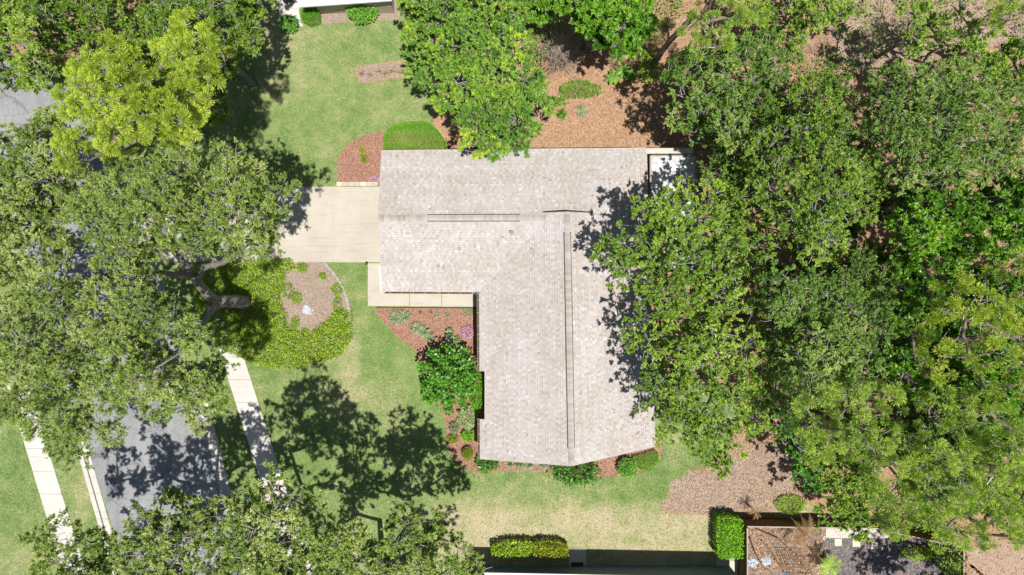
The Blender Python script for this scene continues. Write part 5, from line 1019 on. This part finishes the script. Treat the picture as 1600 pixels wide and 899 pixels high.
shrub('round mid-green shrub between the philodendron and the low clipped mound', 982, 734, 15, 15, 1.0, 'hedge_dark', L=.10, W=.06, n=2000, seed=17, tone0=.8)
shrub('low smooth clipped green mound at the south-east roof corner', 1010, 722, 20, 14, .6, 'hedge', L=.07, W=.03, n=3400, seed=18, name='hedge', cat='hedge', clipped=True, lump=.03, tone0=.42, poly=[(990, 716), (1024, 706), (1030, 712), (1028, 724), (1018, 736), (1004, 735), (993, 728)])
gr = thing('stone_pile', 'pale stones on the ground under the south gable', 'stones', P(842, 731)); rg = random.Random(5)
for i in range(14):
    c = P(830 + rg.uniform(0, 34), 728 + rg.uniform(-4, 5), .05); w = rg.uniform(.07, .16); n = 7; V_ = [(c[0] + math.cos(6.283 * k / n) * w * rg.uniform(.7, 1), c[1] + math.sin(6.283 * k / n) * w * rg.uniform(.6, 1), z) for z in (0, .09) for k in range(n)]
    obj('stone', V_, [tuple(range(n, 2 * n))] + [(k, (k + 1) % n, n + (k + 1) % n, n + k) for k in range(n)], M['edging'], gr)
# neighbours
shrub('round dark green shrub left of the white path at the top of the photo', 447, 33, 14.5, 13, 1.1, 'hedge_dark', L=.11, W=.07, n=1600, seed=19, tone0=.62, tvar=.22)
shrub('square clipped olive green hedge beside the white path at the top', 482, 21, 0, 0, 1.0, 'hedge', L=.06, W=.035, n=4200, seed=20, name='hedge', cat='hedge', clipped=True, tone0=.22, tvar=.1, lump=.03, poly=[(468, 9), (482, 7), (492, 9), (496, 17), (496, 31), (482, 35), (471, 30), (468, 20)])
shrub('leafy bright green shrub in the grey bed at the top edge', 562, 8, 24, 22, 1.4, 'hedge_dark', L=.15, W=.09, n=1900, seed=21, tone0=.8)
shrub('small green shrub right of the leafy one in the grey bed at the top', 589, 11, 8, 7, .5, 'hedge_dark', L=.10, W=.06, n=350, seed=22, tone0=.7)
bare_tree('small leafless brown shrub in the grey bed at the top', (528, 20), (531, 17), .7, .02, 64, name='bare_shrub', levels=4, mat='dead_wood', cat='shrub')
for i, x in enumerate((567, 578, 590, 602, 614, 626)): spiky(('dried brown plant, leftmost in the bare strip on the upper lawn', 'dried brown plant, second in the bare strip', 'dried brown plant, third in the bare strip', 'dried brown plant, fourth in the bare strip', 'dried brown plant, fifth in the bare strip', 'dried brown plant at the right end of the bare strip')[i], x, 114 - i * .8 + (i % 2) * 3, 8, .12, 'palm_brown', n=16, W=.03, seed=50 + i, name='dried_plant', group='dried plants in the bare strip')
shrub('bright green clipped box hedge inside the fence corner at lower right', 1142, 842, 0, 0, 1.6, 'hedge', L=.12, W=.075, n=5200, seed=23, name='hedge', cat='hedge', clipped=True, tone0=.62, tvar=.22, lump=.05, poly=[(1124, 812), (1145, 811), (1161, 815), (1163, 845), (1161, 873), (1142, 876), (1125, 873), (1123, 845)])
shrub('yellow-green leafy hedge row, left half, beside the bottom neighbour walk', 796, 864, 0, 0, 1.1, 'jasmine', L=.13, W=.085, n=2400, seed=24, name='hedge', cat='hedge', clipped=True, tone0=.5, tvar=.25, lump=.2, poly=[(768, 856), (786, 851), (808, 850), (828, 849), (832, 862), (822, 871), (800, 874), (770, 872)])
shrub('yellow-green leafy hedge row, right half, next to the concrete pad', 862, 862, 0, 0, 1.1, 'yellow_leaf', L=.13, W=.085, n=2000, seed=25, name='hedge', cat='hedge', clipped=True, tone0=.35, tvar=.28, lump=.2, poly=[(832, 852), (848, 849), (872, 850), (887, 856), (888, 870), (872, 875), (850, 873), (834, 868)])
# woodland edge
for i, (x, y, r, l) in enumerate(((958, 122, 14, 'bright green fern, leftmost of the cluster on brown leaf litter'), (974, 112, 15, 'bright green fern in the middle of the cluster on leaf litter'), (986, 118, 13, 'bright green fern, rightmost of the cluster on leaf litter'))):
    frond_plant(l, x, y, .35, r, 'broadleaf', nf=9, seed=i, name='fern', cat='fern', leaflets=16, lw=.05, ll=.14, droop=.4)
shrub('low ferny green shrub at the edge of the leaf litter below the dead bush', 905, 138, 34, 14, .6, 'wood_oak', L=.13, W=.05, n=1900, seed=26, tone0=.62)
spiky('pale blue-green grass tuft flat on the leaf litter beside the oak', 908, 174, 13, .2, 'liriope', n=70, W=.035, seed=60, name='grass_tuft')
shrub('light green bush on the right side of the fern cluster', 1016, 100, 16, 26, 1.2, 'bright_oak', L=.12, W=.06, n=1500, seed=27, tone0=.7)
db = thing('dead_bush', 'tangled leafless grey-brown bush beside the bright two-tone oak', 'bush', P(876, 88)); rg = np.random.default_rng(5); k = 520; c = P(876, 92)
st_ = c + np.column_stack([rg.normal(0, .5, k), rg.normal(0, .42, k), rg.uniform(.1, 2.0, k)]); dr_ = unit(np.column_stack([rg.normal(0, 1, k), rg.normal(0, 1, k), rg.uniform(.1, .9, k)])); ln = rg.uniform(.5, 1.5, k)[:, None]
md = st_ + dr_ * ln * .5 + rg.normal(0, .08, (k, 3)); en = md + unit(dr_ + rg.normal(0, .35, (k, 3)) - [0, 0, .2]) * ln * .5
V1, F1_ = prisms(st_, md, np.full(k, .018), np.full(k, .013), 3); V2, F2_ = prisms(md, en, np.full(k, .013), np.full(k, .005), 3); tag(obj('twigs', np.vstack([V1, V2]), np.vstack([F1_, F2_ + len(V1)]), M['dead_wood'], db), kind='stuff')
V1, F1_ = prisms(np.repeat(c[None], 10, 0), st_[:10] + dr_[:10] * .3, np.full(10, .05), np.full(10, .02), 5); obj('stem', V1, F1_, M['dead_wood'], db)
shrub('green shrub on the short fence line beside the pine at the bottom right', 1496, 880, 20, 26, 1.8, 'wood_oak', L=.13, W=.08, n=1700, seed=28, tone0=.75, tvar=.25)
shrub('leafy lime green shrub under the pine behind the gravel yard', 1440, 868, 28, 10, .8, 'jasmine', L=.12, W=.07, n=1000, seed=29)
shrub('low bright green bush just above the fence, left of the round tree', 1238, 790, 24, 14, .5, 'bright_oak', L=.10, W=.05, n=1700, seed=30, tone0=.7)
frond_plant('brown dying palm with orange dry fronds beside the fence', 1262, 838, 1.5, 36, 'palm_brown', nf=9, seed=11, name='palm_tree', trunk=.09, leaflets=24, ll=.32, angs=[2.9, 2.6, 2.3, 3.2, 3.5, 1.9, 1.5, .6, 4.0])
frond_plant('small green-yellow palm beside the dark gravel at the bottom', 1297, 884, 1.2, 24, 'jasmine', nf=10, seed=12, name='palm_tree', trunk=.07, leaflets=20, ll=.26)
frond_plant('spiky reddish yucca tuft above the fence corner', 1180, 800, 1.3, 14, 'palm_brown', nf=9, seed=13, name='yucca', cat='yucca', trunk=.05, leaflets=8, ll=.12)
for i, (pts, lab) in enumerate(((((1180, 826), (1215, 842), (1245, 868), (1262, 895)), 'long arched brown dead frond rib from fence corner to lattice'), (((1172, 840), (1180, 862), (1192, 885)), 'short dark dead frond rib beside the blue bag'), (((1190, 845), (1208, 866), (1222, 890)), 'middle dark dead frond rib between bag and lattice'), (((1290, 897), (1276, 872), (1258, 846)), 'fallen brown branch under the dying palm'))):
    tag(MB().tube([P(x, y, .15 + .12 * math.sin(j * 1.3)) for j, (x, y) in enumerate(pts)], [.05, .045, .035, .02][:len(pts)], 6).build('fallen_frond', M['palm_brown'] if False else M['fence_wood']), lab, 'fallen branch')
sc_ = thing('fallen_log', 'dark fallen log lying in the shade behind the gravel yard under the pine', 'log', P(1420, 858))
MB().tube([P(1393, 836, .25), P(1420, 852, .22), P(1455, 876, .2)], [.16, .15, .12], 9).build('log', M['oak_bark'], sc_, smooth=True)
print('leaf triangles', NTRI[0], 'objects', len(bpy.data.objects))
